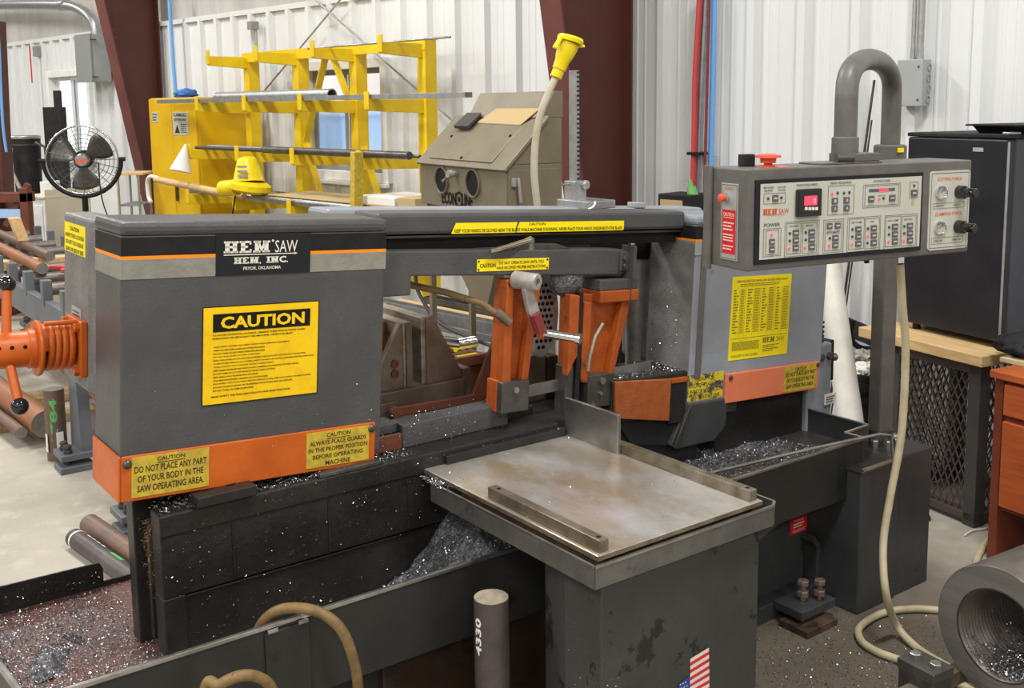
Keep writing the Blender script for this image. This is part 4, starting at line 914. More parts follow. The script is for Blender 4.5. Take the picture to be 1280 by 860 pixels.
FB = (cp_(942.5, 277)[0], cp_(1150.8, 264)[0], (cp_(941, 330)[1]+cp_(1148.3, 313.4)[1])/2, (cp_(943.7, 225)[1]+cp_(1153, 215.3)[1])/2)
g = G(); cfz.rect(g, *FB, .006); fb = con.part('face_frame', g, 'plate_black', .001)
FP = (FB[0]+.015, FB[1]-.008, FB[2]+.013, FB[3]-.011)
g = G(); cfz.rect(g, *FP, .0072, .002); fp_ = con.part('face_panel', g, 'panel_cream', label='cream button panel with printed legends')
HH = .0082
ink = G()
for f, x0, x1, y0, y1 in ((za, 205, 408, 195, 295), (za, 200, 365, 525, 785), (za, 222, 345, 540, 770), (za, 400, 720, 455, 780), (za, 418, 553, 475, 762), (za, 567, 702, 470, 755), (za, 760, 950, 440, 750), (za, 776, 935, 458, 730),
                          (zb, 258, 590, 140, 345), (zb, 275, 575, 152, 330), (zb, 673, 748, 122, 265), (zb, 118, 412, 432, 735), (zb, 132, 268, 448, 718), (zb, 276, 402, 444, 712), (zb, 447, 737, 412, 712), (zb, 458, 592, 428, 695), (zb, 600, 727, 424, 688)):
    cfz.outline(ink, *rc_(f, x0, x1, y0, y1), .0012, HH)
a, b = cp_(1032.5, 250)[0], cp_(1065, 250)[0]; c, d = cp_(1048, 268)[1], cp_(1048, 231.5)[1]; cfz.outline(ink, a, b, c, d, .0012, HH)
for f, t_, x0, x1, y0, y1 in ((za, 'BROKEN', 205, 300, 135, 153), (za, 'BLADE', 212, 288, 164, 181), (za, 'OUT-OF', 333, 412, 130, 148), (za, 'STOCK', 338, 410, 158, 175), (za, 'PARTS REQUIRED', 512, 708, 108, 130), (za, 'POWER', 208, 358, 475, 508),
                             (za, 'COOLANT', 440, 530, 496, 512), (za, 'MOTOR', 600, 665, 490, 505), (za, 'AUTOMATIC', 790, 915, 550, 574), (zb, 'CUTWATCHER', 350, 500, 103, 124), (zb, 'MAN ON', 395, 455, 238, 249),
                             (zb, 'CAR CLAMP', 150, 250, 473, 489), (zb, 'VISE', 318, 355, 467, 480), (zb, 'CAR CLAMP', 478, 575, 455, 471), (zb, 'SHUTTLE', 622, 697, 447, 462), (zb, 'FEEDS REQUIRED', -28, 158, 120, 143)):
    x = rc_(f, x0, x1, y0, y1); cfz.text(ink, t_, *x, HH, .012)
con.part('legends', ink, 'panel_ink', parent=fp_)
g = G(); x = rc_(za, 200, 440, 340, 392); slab_letters(g, cfz, 'HEM', x[0], x[0]+(x[1]-x[0])*.55, x[2], x[3], HH); cfz.text(g, 'SAW', x[0]+(x[1]-x[0])*.6, x[1], x[2], x[3], HH); cfz.rows(g, x[0]+.01, x[1]-.01, x[2]-.004, x[2]-.001, 1, words=8, h=HH); con.part('maker_name', g, 'ink_red', parent=fp_)
BT = [(za, 285, 338, 212, 275), (za, 255, 305, 622, 680), (za, 255, 305, 692, 750), (za, 475, 530, 538, 597), (za, 475, 530, 607, 665), (za, 475, 530, 677, 735), (za, 622, 680, 532, 590), (za, 622, 680, 600, 657), (za, 622, 680, 668, 727),
      (za, 795, 842, 475, 530), (za, 868, 918, 470, 526), (za, 845, 900, 585, 640), (za, 845, 898, 652, 708), (zb, 305, 355, 245, 303), (zb, 490, 542, 236, 293), (zb, 685, 735, 190, 250), (zb, 190, 240, 515, 568), (zb, 190, 240, 580, 633), (zb, 190, 240, 646, 695),
      (zb, 327, 378, 505, 558), (zb, 327, 378, 571, 622), (zb, 327, 378, 636, 690), (zb, 515, 565, 493, 547), (zb, 515, 565, 560, 612), (zb, 515, 565, 624, 675), (zb, 648, 697, 485, 539), (zb, 648, 697, 551, 602), (zb, 648, 697, 615, 667)]
FEED = [('1', 1037.3, 1044.4, 247, 255), ('2', 1037.1, 1044.2, 256.8, 264.3), ('3', 1052, 1059, 246, 254), ('4', 1052, 1059, 256, 263.6)]
mk = G()
for f, x0, x1, y0, y1 in BT:
    r_ = rc_(f, x0, x1, y0, y1); g = G(); cfz.rect(g, *r_, .0105, .004); con.part('push_button', g, 'button_dark', .0008, parent=fp_)
    cx_, cy_ = (r_[0]+r_[1])/2, (r_[2]+r_[3])/2; wd = (r_[1]-r_[0])*.32; cfz.poly(mk, [(cx_-wd, cy_-.0022), (cx_+wd, cy_-.0022), (cx_+wd, cy_+.0022), (cx_-wd, cy_+.0022)], .0109)
for t_, x0, x1, y0, y1 in FEED:
    r_ = (cp_(x0, (y0+y1)/2)[0], cp_(x1, (y0+y1)/2)[0], cp_((x0+x1)/2, y1)[1], cp_((x0+x1)/2, y0)[1]); g = G(); cfz.rect(g, *r_, .0105, .004); con.part('push_button', g, 'button_dark', .0008, parent=fp_)
    w_ = r_[1]-r_[0]; cfz.text(mk, t_, r_[0]+w_*.3, r_[1]-w_*.3, r_[2]+w_*.22, r_[3]-w_*.22, .0109, .04)
con.part('button_legends', mk, 'panel_cream', parent=fp_)
RED = [za(278, 580), za(441, 710), za(590, 700), za(815, 682), zb(403, 270), zb(160, 672), zb(299, 600), zb(486, 650), zb(620, 640), cp_(1038, 241.8)]
DRK = [za(246, 245), za(370, 238), za(448, 570), za(448, 640), za(597, 562), za(597, 630), za(822, 615), zb(440, 267), zb(712, 155), zb(165, 543), zb(163, 607), zb(302, 535), zb(297, 663), zb(490, 523), zb(489, 587), zb(625, 515), zb(624, 578), cp_(1044.7, 241), cp_(1052.7, 241), cp_(1059.3, 240.2)]
for L, m_ in ((RED, 'red_light'), (DRK, 'panel_ink')):
    for x, y in L: con.part('indicator_light', G().lathe((x, VC-.007, y), (0, -1, 0), [(0, .0042), (.0022, .0042), (.0034, .002)], 12), m_, smooth=60, parent=fp_)
x = rc_(za, 498, 722, 152, 413); g = G(); cfz.rect(g, *x, .022, .016); ctr = con.part('counter', g, 'black_gloss', .005, label='black counter with red digital display')
x = rc_(za, 553, 670, 218, 305); g = G(); cfz.rect(g, *x, .0228, .001); con.part('display', g, 'red_display', parent=ctr)
g = G(); cfz.text(g, '0', x[1]-.012, x[1]-.005, x[2]+.004, x[3]-.006, .0233); con.part('digit', g, 'ink_white', parent=ctr)
for k in range(4):
    x = rc_(za, 556+k*32, 580+k*32, 322, 350); g = G(); cfz.rect(g, *x, .0235, .002); con.part('counter_key', g, 'ink_white', parent=ctr)
x = rc_(zb, 313, 542, 180, 208); g = G(); cfz.rect(g, *x, .0078, .0008); con.part('cut_meter', g, 'button_dark', parent=fp_)
x = rc_(zb, 402, 482, 183, 206); g = G(); cfz.rect(g, *x, .0084, .0008); con.part('cut_meter_lights', g, 'red_display', parent=fp_)
x = rc_(zb, 690, 712, 272, 330); g = G(); cfz.rect(g, *x, .0078, .0008); con.part('tape_scrap', g, 'cardboard', parent=fp_)
# force panel
FQ = (zb(854, 380)[0], zb(1209, 380)[0], (zb(840, 730)[1]+zb(1195, 710)[1])/2, (zb(868, 30)[1]+zb(1222, 15)[1])/2)
g = G(); rb2 = rbox(g, FQ[0], FQ[1], VC-.003, VC, FQ[2], FQ[3], .012); fq = con.part('force_panel', g, 'panel_cream', label='cream panel with two gauges and two black knobs')
ink = G(); cfz.outline(ink, FQ[0]+.006, FQ[1]-.006, FQ[2]+.006, FQ[3]-.006, .0016, .0036)
for (x0, x1, y0, y1), l, r2 in (((890, 1167, 307, 356), 'LIGHT 0', 'HEAVY 7'), ((875, 1155, 612, 668), 'LIGHT 20', 'HEAVY 100')):
    x = rc_(zb, x0, x1, y0, y1); cfz.outline(ink, *x, .001, .0036); hgt = (x[3]-x[2])*.3; W_ = x[1]-x[0]; ym = (x[2]+x[3])/2
    cfz.text(ink, l, x[0]+W_*.06, x[0]+W_*.32, ym-hgt/2, ym+hgt/2, .0036, .01); cfz.text(ink, r2, x[0]+W_*.66, x[0]+W_*.93, ym-hgt/2, ym+hgt/2, .0036, .01)
con.part('legends', ink, 'panel_ink', parent=fq)
g = G(); cfz.text(g, 'CUTTING FORCE', *rc_(zb, 930, 1145, 83, 110), .0036, .01); cfz.text(g, 'CLAMPING FORCE', *rc_(zb, 910, 1145, 390, 420), .0036, .01); con.part('force_legends', g, 'ink_red', parent=fq)
for (gx_, gy_), (kx, ky) in ((zb(957, 217), zb(1125, 212)), (zb(945, 532), zb(1115, 520))):
    gg = con.part('pressure_gauge', G().lathe_open((gx_, VC-.003, gy_), (0, -1, 0), [(0, .022), (.008, .022), (.009, .019), (.004, .018)], 28), 'chrome', smooth=40)
    con.part('dial', G().cyl((gx_, VC-.003, gy_), (gx_, VC-.0075, gy_), .0185, n=28), 'gauge_face', parent=gg)
    g = G(); cfz.poly(g, [(gx_-.011, gy_-.006), (gx_+.012, gy_+.009), (gx_+.0105, gy_+.011)], .0082)
    for k in range(9):
        a = R(-45+k*33.7); cfz.poly(g, [(gx_+.012*math.cos(a)-.001, gy_+.012*math.sin(a)), (gx_+.012*math.cos(a)+.001, gy_+.012*math.sin(a)), (gx_+.0165*math.cos(a)+.001, gy_+.0165*math.sin(a)), (gx_+.0165*math.cos(a)-.001, gy_+.0165*math.sin(a))], .0082)
    con.part('needle', g, 'ink', parent=gg)
    con.part('force_knob', G().lathe((kx, VC-.003, ky), (0, -1, 0), [(0, .021), (.022, .02), (.026, .0145), (.06, .0145), (.064, .012)], 20), 'black_gloss', smooth=40)
# left cheek of the console
sd = S((CU0, 0, 0), (0, -1, 0), (0, 0, 1), (-1, 0, 0))
def cs_(px, py): q = FC.onu(px, py, CU0); return -q.y, q.z
a, b = cs_(902, 275), cs_(923, 280); zz0, zz1 = cs_(912, 325)[1], cs_(912, 229)[1]
g = G(); sd.rect(g, a[0], b[0], zz0, zz1, .003); ek = con.part('side_plate', g, 'box_grey', .001)
g = G(); sd.outline(g, a[0]+.004, b[0]-.004, zz0+.004, zz1-.004, .0014, .0036); con.part('side_plate_line', g, 'panel_ink', parent=ek)
za_, zb_ = cs_(911, 317)[1], cs_(911, 262)[1]
g = G(); sd.rect(g, a[0]+.009, b[0]-.009, za_, zb_, .004); con.part('red_caution_label', g, 'red_label', parent=ek)
g = G(); cxa, cxb = a[0]+.014, b[0]-.014; sd.text(g, 'CAUTION', cxa, cxb, zb_-.018, zb_-.008, .0046, .01); sd.poly(g, [(cxa, zb_-.023), (cxb, zb_-.023), (cxb, zb_-.0215), (cxa, zb_-.0215)], .0046)
sd.rows(g, cxa, cxb, zb_-.06, zb_-.032, 3, words=5, h=.0046); sd.rows(g, cxa, cxb, zb_-.09, zb_-.066, 3, words=5, h=.0046, seed=3); sd.rows(g, cxa, cxb, zb_-.115, zb_-.098, 2, words=4, h=.0046, seed=4)
con.part('lettering', g, 'ink_white', parent=ek)
q = cs_(909, 247); g = G(); sd.text(g, 'RESET', cxa+.006, cxb-.006, cs_(912, 236)[1]-.003, cs_(912, 236)[1]+.004, .0046); con.part('reset_legend', g, 'ink_red', parent=ek)
rbn = con.part('reset_button', G().lathe((CU0, -q[0], q[1]), (-1, 0, 0), [(0, .014), (.012, .014)], 18), 'chrome', smooth=40)
con.part('button_cap', G().lathe((CU0-.012, -q[0], q[1]), (-1, 0, 0), [(0, .0115), (.012, .0115), (.014, .009)], 18), 'red_plastic', smooth=40, parent=rbn)
# top of the console
def ct(px, py): return FC.onz(px, py, CZ1)
q = ct(933, 208); con.part('relay_cap', G().box(q.x-.02, q.x+.02, q.y-.015, q.y+.015, CZ1, CZ1+.035), 'black_matte', .003)
q = ct(960, 209); es = con.part('emergency_stop', G().lathe((q.x, q.y, CZ1), (0, 0, 1), [(0, .02), (.006, .02), (.006, .012), (.012, .012), (.012, .021), (.026, .023), (.027, .036), (.034, .035), (.037, .02)], 24), 'red_plastic', smooth=40)
con.part('stop_label', G().box(q.x-.025, q.x+.06, q.y-.03, q.y+.03, CZ1, CZ1+.0012), 'orange_flat', parent=es)
q = FC.onv(1056, 193, 2.44); L0 = Vector((q.x, 2.44, CZ1)); Pq = Vector((2.794, 2.835, 1.57))
con.part('hinge_plate', G().box(q.x-.13, q.x+.1, 2.39, 2.49, CZ1, CZ1+.006), 'console_grey', .002)
con.part('arm_block', G().box(q.x-.03, q.x+.09, 2.39, 2.475, CZ1+.006, CZ1+.03), 'console_grey', .003)
con.part('arm_pin', G().cyl((q.x-.065, 2.405, CZ1+.018), (q.x-.01, 2.395, CZ1+.018), .013, n=14), 'steel_dark', smooth=50)
con.part('arm_collar', G().lathe((q.x, 2.44, CZ1), (0, 0, 1), [(0, .039), (.075, .039), (.078, .034)], 24), 'console_grey', smooth=40)
zt1 = FC.onv(1058, 115, 2.44).z; ztop = FC.onv(1083, 74, 2.62).z
c0 = Vector((q.x, 2.44, 0)); c1 = Vector((2.794, 2.835, 0)); D_ = c1-c0
pts = [c0+Vector((0, 0, CZ1+.02)), c0+Vector((0, 0, zt1-.08)), c0+Vector((0, 0, zt1-.02))]
for k in range(1, 16):
    a = math.pi*k/16; s_ = (1-math.cos(a))/2; e = abs(math.sin(a))**.62
    pts.append(c0+D_*s_+Vector((0, 0, zt1-.02+(ztop-zt1+.02)*e)))
pts += [c1+Vector((0, 0, zt1-.02)), c1+Vector((0, 0, 1.66)), c1+Vector((0, 0, 1.56))]
con.part('swing_arm', G().tube(pts, .0335, 20), 'console_grey', smooth=60, label='thick bent grey pipe arm')
fl_ = con.part('pivot_clamp', G().lathe((c1.x, c1.y, 1.545), (0, 0, 1), [(0, .05), (.005, .056), (.05, .056), (.055, .05)], 26), 'console_grey', smooth=40)
con.part('clamp_mark', G().box(c1.x-.02, c1.x+.005, c1.y-.06, c1.y-.054, 1.575, 1.59), 'yellow_bright', parent=fl_)
con.part('post', G().box(c1.x-.032, c1.x+.032, c1.y-.032, c1.y+.032, .52, 1.55), 'console_grey', .008, label='square grey upright post')
pb = con.part('post_base', G().cyl((c1.x, c1.y, .513), (c1.x, c1.y, .57), .046, n=20), 'steel_dark', smooth=50)
for k in range(5):
    a = R(-150+k*45); con.part('base_bolt', G().hexbolt((c1.x+.06*math.cos(a), c1.y+.06*math.sin(a), .5135), (0, 0, 1), .017, .03), 'steel', parent=pb)
con.part('cable_gland', G().cyl((CU0+.5, 2.42, CZ0-.02), (CU0+.5, 2.42, CZ0), .008, n=10), 'black_matte')
# pedestal carrying the post: saw base top reaches under it
saw.part('post_shelf', G().box(3.18, 3.42, 2.09, 2.36, .0, .514), 'base_grey', .006)

# cream air hose from the console to the floor
def hp(px, py, Y): return FX.onv(px, py, Y)
P = [hp(1125, 330, 3.25), hp(1128, 380, 3.26), hp(1132, 440, 3.28), hp(1127, 540, 3.3), hp(1113, 620, 3.3), hp(1104, 680, 3.28), hp(1107, 740, 3.22)]
def fl0(px, py, z=.014): return FX.onz(px, py, z)
P += [fl0(1120, 780, .05), fl0(1142, 806), fl0(1175, 828), fl0(1215, 846), fl0(1240, 830), fl0(1235, 790), fl0(1200, 768), fl0(1150, 761), fl0(1105, 766), fl0(1076, 783), fl0(1076, 800), fl0(1095, 814), fl0(1130, 827), fl0(1190, 850), fl0(1240, 880)]
P[12].z = .02
One('air_hose', 'cream coloured air hose hanging from the console and coiled on the floor', 'hose', FX, (P[8].x, P[8].y, 0), G().tube(smooth_path(P, 8), .0125, 12), 'hose_cream', smooth=60)
def crumple(c, r, sq, seed, n=26, m=16):
    """crumpled cloth: a ball pushed about by noise"""
    g = G().sphere((0, 0, 0), 1, n=n, m=m); out = []
    for v in g.V:
        d = v.normalized(); k = 1+.38*noise.noise(d*2.2+Vector((seed*5, 0, 0)))+.22*noise.noise(d*5+Vector((0, seed*3, 0)))
        out.append(Vector(c)+Vector((d.x*r*sq[0]*k, d.y*r*sq[1]*k, max(d.z*k, -.75)*r*sq[2])))
    g.V = out; return g
# ------------------------------------------------------------------ in-feed roller conveyor and its bars
cv = T('roller_conveyor', 'blue grey steel roller conveyor feeding the saw', 'conveyor', FM, (1.6, 6.2, 0))
for u0, u1 in ((1.29, 1.335), (1.885, 1.93)): cv.part('side_rail', G().box(u0, u1, 3.3, 9.25, .6, .75), 'conveyor_grey', .004)
vv = [3.5+.41*k for k in range(14)]
for v_ in vv:
    r_ = cv.part('roller', G().cyl((1.335, v_+.2, .775), (1.885, v_+.2, .775), .036, n=16), 'roller', smooth=50)
    cv.part('guide_post', G().box(1.285, 1.335, v_-.03, v_+.03, .72, .858), 'conveyor_grey', .004)
    cv.part('guide_post', G().box(1.885, 1.93, v_-.03, v_+.03, .72, .858), 'conveyor_grey', .004)
for v_ in (4.45, 5.42, 9.0):
    for u_ in (1.31, 1.9):
        lg_ = cv.part('leg', G().prism([(v_-.09, .06), (v_+.1, .06), (v_+.06, .6), (v_-.05, .6)], 'x', u_-.03, u_+.03), 'conveyor_grey', .004)
        cv.part('foot', G().box(u_-.13, u_+.05, v_-.12, v_+.05, .055, .085).box(u_-.14, u_+.02, v_-.14, v_+.0, 0, .03), 'conveyor_grey', .003, parent=lg_)
        for k in (0, 1): cv.part('foot_bolt', G().cyl((u_-.09, v_-.08+k*.07, .03), (u_-.09, v_-.08+k*.07, .12), .01, n=8).hexbolt((u_-.09, v_-.08+k*.07, .085), (0, 0, 1), .022, .02).hexbolt((u_-.09, v_-.08+k*.07, .112), (0, 0, 1), .02, .016), 'leg_dark', parent=lg_)
def lying(label, p, q, r, m, end='bar_end', group=None, frame=FM, name='round_bar', cat='steel bar'):
    p, q = Vector(p), Vector(q); t = T(name, label, cat, frame, (q.x, q.y, q.z-r), group)
    t.part('bar', G().cyl(p, q, r, n=28), m, smooth=50)
    d = (q-p).normalized(); t.part('sawn_end', G().cyl(q, q+d*.002, r-.001, n=28), end); t.part('sawn_end', G().cyl(p, p-d*.002, r-.001, n=28), end); return t
lying('grey brown round bar lying on the conveyor rollers', (1.6, 9.4, .842), (1.585, 7.05, .842), .031, 'brown_bar')
lying('rusty orange round bar lying on the conveyor rollers', (1.44, 9.3, .844), (1.415, 6.5, .844), .033, 'orange_bar')
q = Vector((1.586, 7.8, .869))
One('timber_block', 'short sawn timber block leaning on the conveyor bars', 'wood block', FM, (q.x, q.y, .869), G().prism([(q.x-.035, .869), (q.x+.035, .869), (q.x-.01, 1.03), (q.x-.08, 1.03)], 'y', q.y-.04, q.y+.04), 'pine', .004)
q = Vector((1.6, 6.57, .811))
t = T('hand_tool', 'red handled hand tool lying between the conveyor rollers', 'hand tool', FM, (q.x, q.y, .8))
t.part('handle', G().bar((q.x-.1, q.y+.12, .822), (q.x+.02, q.y, .822), .03, .025), 'red_hose', .005); t.part('handle', G().bar((q.x-.08, q.y-.08, .822), (q.x+.02, q.y, .822), .03, .025), 'red_hose', .005); t.part('jaw', G().bar((q.x+.02, q.y, .822), (q.x+.13, q.y-.04, .822), .03, .02), 'leg_dark', .004)
q = FM.onz(6, 300, .7)
One('timber_beam', 'pale timber lying across the conveyor rails under the rusty orange bar', 'timber', FM, (1.6, 7.29, .75), G().box(1.25, 1.96, 7.235, 7.345, .749, .808), 'pine', .004)
# under the conveyor
def fz(px, py, z): return FM.onz(px, py, z)
a = fz(57, 530, .122); lying('thick copper brown round bar lying on the floor under the conveyor', (a.x-.12, a.y+2.0, .122), (a.x, a.y, .122), .072, 'orange_bar')
a = fz(27, 541, .08); lying('thin red brown bar lying on the floor under the conveyor', (a.x-.1, a.y+1.5, .08), (a.x, a.y, .08), .03, 'brown_bar')
One('timber_beam', 'old timber bearer lying across the floor under the conveyor', 'timber', FM, (1.4, 6.75, 0), G().box(.9, 1.85, 6.65, 6.85, 0, .05), 'old_wood', .006)
One('timber_plank', 'weathered timber plank lying on the floor beneath the roller conveyor', 'timber', FM, (1.3, 6.3, 0), G().box(.85, 1.8, 6.2, 6.34, 0, .05), 'old_wood', .004)
lying('thick rusty bar resting on timber bearer under conveyor', (1.72, 8.2, .145), (1.66, 5.95, .145), .095, 'orange_bar')
lying('dark pipe end lying behind the chalked upright bar', (1.49, 5.93, .055), (1.45, 5.6, .055), .055, 'dark_bar')
a = Vector((1.222, 5.56, 0)); ztp = FM.onv(68, 486, a.y).z
t = T('round_bar', 'brown round bar standing upright by the conveyor leg, marked 1784 in green', 'steel bar', FM, (a.x, a.y, 0))
t.part('bar', G().cyl((a.x, a.y, 0), (a.x, a.y, ztp), .049, n=28), 'brown_bar', smooth=50); t.part('sawn_end', G().cyl((a.x, a.y, ztp), (a.x, a.y, ztp+.002), .048, n=28), 'bar_end')
g = G(); cyl_text(g, '1784', (a.x, a.y), .049, math.atan2(-a.y, -a.x)+.2, ztp-.26, ztp-.04, .035); t.part('paint_mark', g, 'paint_green')
t.part('tag', G().box(a.x-.012, a.x+.022, a.y-.052, a.y-.049, .06, .15), 'paper'); t.part('tag', G().box(a.x-.052, a.x-.049, a.y-.03, a.y+.0, .05, .14), 'paper')
# bars on the floor behind the bed block
a, b = fz(93, 672, .0375), fz(190, 741, .0375)
t = lying('grey round bar on the floor behind the trough with white and green marks', b+(b-a)*.5, a, .037, 'dark_bar', 'leg_dark')
d = (b-a).normalized(); sx = Vector((d.y, -d.x, 0)).normalized()
ms = S(a, d, Vector((0, 0, 1)), -sx)
def arc_patch(g, base, d, r, s0, s1, a0, a1, n=6):
    sx = Vector((d.y, -d.x, 0)).normalized()
    for k in range(n):
        A, B = a0+(a1-a0)*k/n, a0+(a1-a0)*(k+1)/n
        g.face([base+d*s+(sx*math.cos(x)+Vector((0, 0, 1))*math.sin(x))*(r+.001) for s, x in ((s0, A), (s1, A), (s1, B), (s0, B))])
for k in range(4):
    g = G(); arc_patch(g, a, d, .037, .09+k*.045, .12+k*.045, 2.0, 2.5); t.part('white_mark', g, 'chalk')
for s0, s1, a0, a1, m in ((.33, .43, 1.7, 2.2, 'paint_green'), (.36, .5, 2.2, 2.6, 'paint_blue'), (.55, .58, 1.6, 2.2, 'paint_yellow')):
    g = G(); arc_patch(g, a, d, .037, s0, s1, a0, a1); t.part('paint_mark', g, m)
g = G(); t.part('white_band', G().cyl(a+d*.03, a+d*.04, .0376, n=28), 'chalk')
a, b = fz(112, 655, .0425), fz(190, 708, .0425); lying('brown round bar on the floor beside the grey marked bar', b+(b-a)*.5, a, .042, 'brown_bar')
a, b = fz(168, 668, .03), fz(190, 684, .03); lying('short red brown round bar on the floor by the conveyor foot', b+(b-a), a, .03, 'brown_bar')

# ------------------------------------------------------------------ pedestal fan
YF = 8.0; q = FX.onv(103, 200, YF); rF = .5*(FX.onv(146, 200, YF).x-FX.onv(61, 200, YF).x)
fan = T('pedestal_fan', 'round black and chrome pedestal shop fan', 'fan', FX, (q.x, YF, 0))
fd = Vector((.28, -.96, 0)).normalized(); fe = Vector((fd.y*-1, fd.x, 0)); c_ = Vector(q)
def circ(c, r, n=40): return [c+fe*(r*math.cos(2*math.pi*k/n))+Vector((0, 0, r*math.sin(2*math.pi*k/n))) for k in range(n)]
cage = fan.part('cage_rim', G().tube(circ(c_, rF), .008, 8, closed=True), 'chrome', smooth=60)
g = G()
for k in range(1, 8):
    rr = rF*k/8; g.tube(circ(c_+fd*(.07*(1-(k/8)**2)), rr), .0012, 5, closed=True); g.tube(circ(c_-fd*(.07*(1-(k/8)**2)), rr), .0016, 5, closed=True)
for k in range(24):
    a = 2*math.pi*k/24; o_ = fe*math.cos(a)+Vector((0, 0, math.sin(a)))
    for s_ in (1, -1): g.tube([c_+fd*s_*(.07*(1-(j/6)**2))+o_*rF*j/6 for j in range(1, 7)], .0016, 4, caps=False)
fan.part('wire_guard', g, 'steel_dark', parent=cage)
for k in range(3):
    a0 = R(35+k*120); g = G()
    pts_ = []
    n_ = 8
    for j in range(n_+1):
        rr = .05+(rF*.88-.05)*j/n_; wd = .42+.5*math.sin(math.pi*min(1, (j+2)/n_*.62)); row = []
        for i in range(5):
            a = a0+(i/4-.5)*wd*1.25; row.append(g._v(c_+fe*rr*math.cos(a)+Vector((0, 0, rr*math.sin(a)))+fd*((i/4-.5)*.05)))
        pts_.append(row)
    for r0, r1 in zip(pts_, pts_[1:]):
        for i in range(4): g.F.append([r0[i], r0[i+1], r1[i+1], r1[i]])
    bl = fan.part('blade', g, 'steel_dark', smooth=60); sm = bl.modifiers.new('thick', 'SOLIDIFY'); sm.thickness = .004
hb2 = fan.part('hub', G().lathe(c_-fd*.04, fd, [(0, .05), (.1, .05), (.112, .04)], 24), 'galv', smooth=40)
hf = S(c_+fd*.1125, fe*-1, Vector((0, 0, 1)), fd)
g = G(); hf.rect(g, -.034, .034, -.012, .012, .002); fan.part('badge', g, 'red_plastic', parent=hb2)
yk = [c_+fe*((rF+.02)*math.cos(a))+Vector((0, 0, (rF+.02)*math.sin(a))) for a in [R(180+k*12) for k in range(16)]]
yo = fan.part('yoke', G().tube(yk, .016, 8), 'black', smooth=60)
for s_ in (1, -1): fan.part('yoke_knob', G().cyl(c_+fe*s_*(rF), c_+fe*s_*(rF+.05), .016, n=12), 'black', parent=yo)
zb0 = c_.z-rF-.03
fan.part('motor', G().cyl(c_-fd*.05, c_-fd*.2, .07, n=20), 'black', smooth=50)
fan.part('neck', G().cyl((c_.x, c_.y, zb0-.1), (c_.x, c_.y, zb0), .022, n=14), 'black', smooth=50)
fan.part('pole', G().cyl((c_.x, c_.y, .04), (c_.x, c_.y, zb0-.08), .017, n=14), 'chrome', smooth=50)
fan.part('collar', G().lathe((c_.x, c_.y, zb0-.36), (0, 0, 1), [(0, .02), (.02, .035), (.05, .03), (.06, .018)], 14), 'black')
fan.part('base', G().lathe((c_.x, c_.y, 0), (0, 0, 1), [(0, .28), (.025, .27), (.04, .05), (.06, .03)], 32), 'black', smooth=40)
P = [c_+Vector((.1, .05, -.02)), c_+Vector((.13, 0, -.3)), c_+Vector((.22, 0, -.6)), c_+Vector((.3, .02, -1.0)), Vector((c_.x+.35, c_.y+.1, .012))]
fan.part('power_cord', G().tube(smooth_path(P, 6), .005, 6), 'black', smooth=60)

# ------------------------------------------------------------------ far left corner
def fx(px, py, Y): return FX.onv(px, py, Y)
q = fx(32, 172, 10.9); b_ = T('black_drum', 'tall black drum strapped with a hoop near the left window', 'drum', FX, (q.x, 10.9, 0))
b_.part('drum', G().lathe((q.x, 10.9, 0), (0, 0, 1), [(0, .105), (q.z, .14), (q.z, .12), (q.z-.1, .11)], 28), 'black_matte', smooth=40)
b_.part('rim', G().lathe_open((q.x, 10.9, q.z-.01), (0, 0, 1), [(0, .14), (.02, .15), (.03, .14)], 28), 'galv', smooth=40)
b_.part('hoop', G().lathe_open((q.x, 10.9, q.z-.08), (0, 0, 1), [(0, .138), (0, .144), (.018, .146), (.018, .14)], 28), 'steel_dark', smooth=40)
hd_ = fx(57, 190, 10.8); b_.part('hose_bib', G().tube([(q.x+.14, 10.8, q.z-.05), (hd_.x, 10.8, hd_.z+.05), (hd_.x+.01, 10.8, hd_.z-.25)], .018, 8), 'steel_dark', smooth=60)
b_.part('valve_pipe', G().tube(smooth_path([fx(14, 185, 10.7), fx(12, 205, 10.7), fx(20, 225, 10.7), fx(30, 245, 10.7)], 5), .02, 8), 'cast', smooth=60)
x0, x1 = fx(47, 134, 10.4), fx(72, 134, 10.4); x2, x3 = fx(62, 113, 10.4), fx(71, 113, 10.4)
b_ = T('black_panel_case', 'tall flat black case with a narrow upright standing before the window', 'case', FX, ((x0.x+x1.x)/2, 10.4, 0))
b_.part('case', G().box(x0.x, x1.x, 10.5, 10.6, 0, x0.z), 'black_matte', .006); b_.part('upright', G().box(x2.x, x3.x, 10.47, 10.51, 0, x2.z), 'black_matte', .004)
# white cabinet
FK = Frame(58); q = FX.onv(55, 246, 9.5); k0 = FK.loc(q); zt = q.z
wv1 = FK.onu(22, 241, k0.x).y; wu1 = FK.onv(112, 232, k0.y).x
cb_ = T('white_cabinet', 'low white cabinet with beige side standing behind the fan', 'cabinet', FK, (k0.x, k0.y, 0))
bd = cb_.part('body', G().box(k0.x, wu1, k0.y, wv1, 0, zt-.02), 'white_paint', .004)
cb_.part('side_panel', G().box(k0.x+.005, wu1, k0.y-.006, k0.y, .02, zt+.06), 'cream', .002)
cb_.part('top', G().box(k0.x-.015, wu1+.01, k0.y-.01, wv1+.01, zt-.02, zt), 'cream', .003)
cb_.part('door', G().box(k0.x-.008, k0.x, k0.y+.03, wv1-.03, .05, zt-.08), 'white_paint', .003)
q2 = fx(62, 240, 9.8); One('white_carton', 'small white carton on the white cabinet', 'box', FX, (q2.x, 9.8, zt), G().box(q2.x-.05, q2.x+.06, 9.72, 9.9, zt, zt+.12), 'white_paint', .003)
a, b = fx(111, 218, 8.65), fx(145, 220, 8.65)
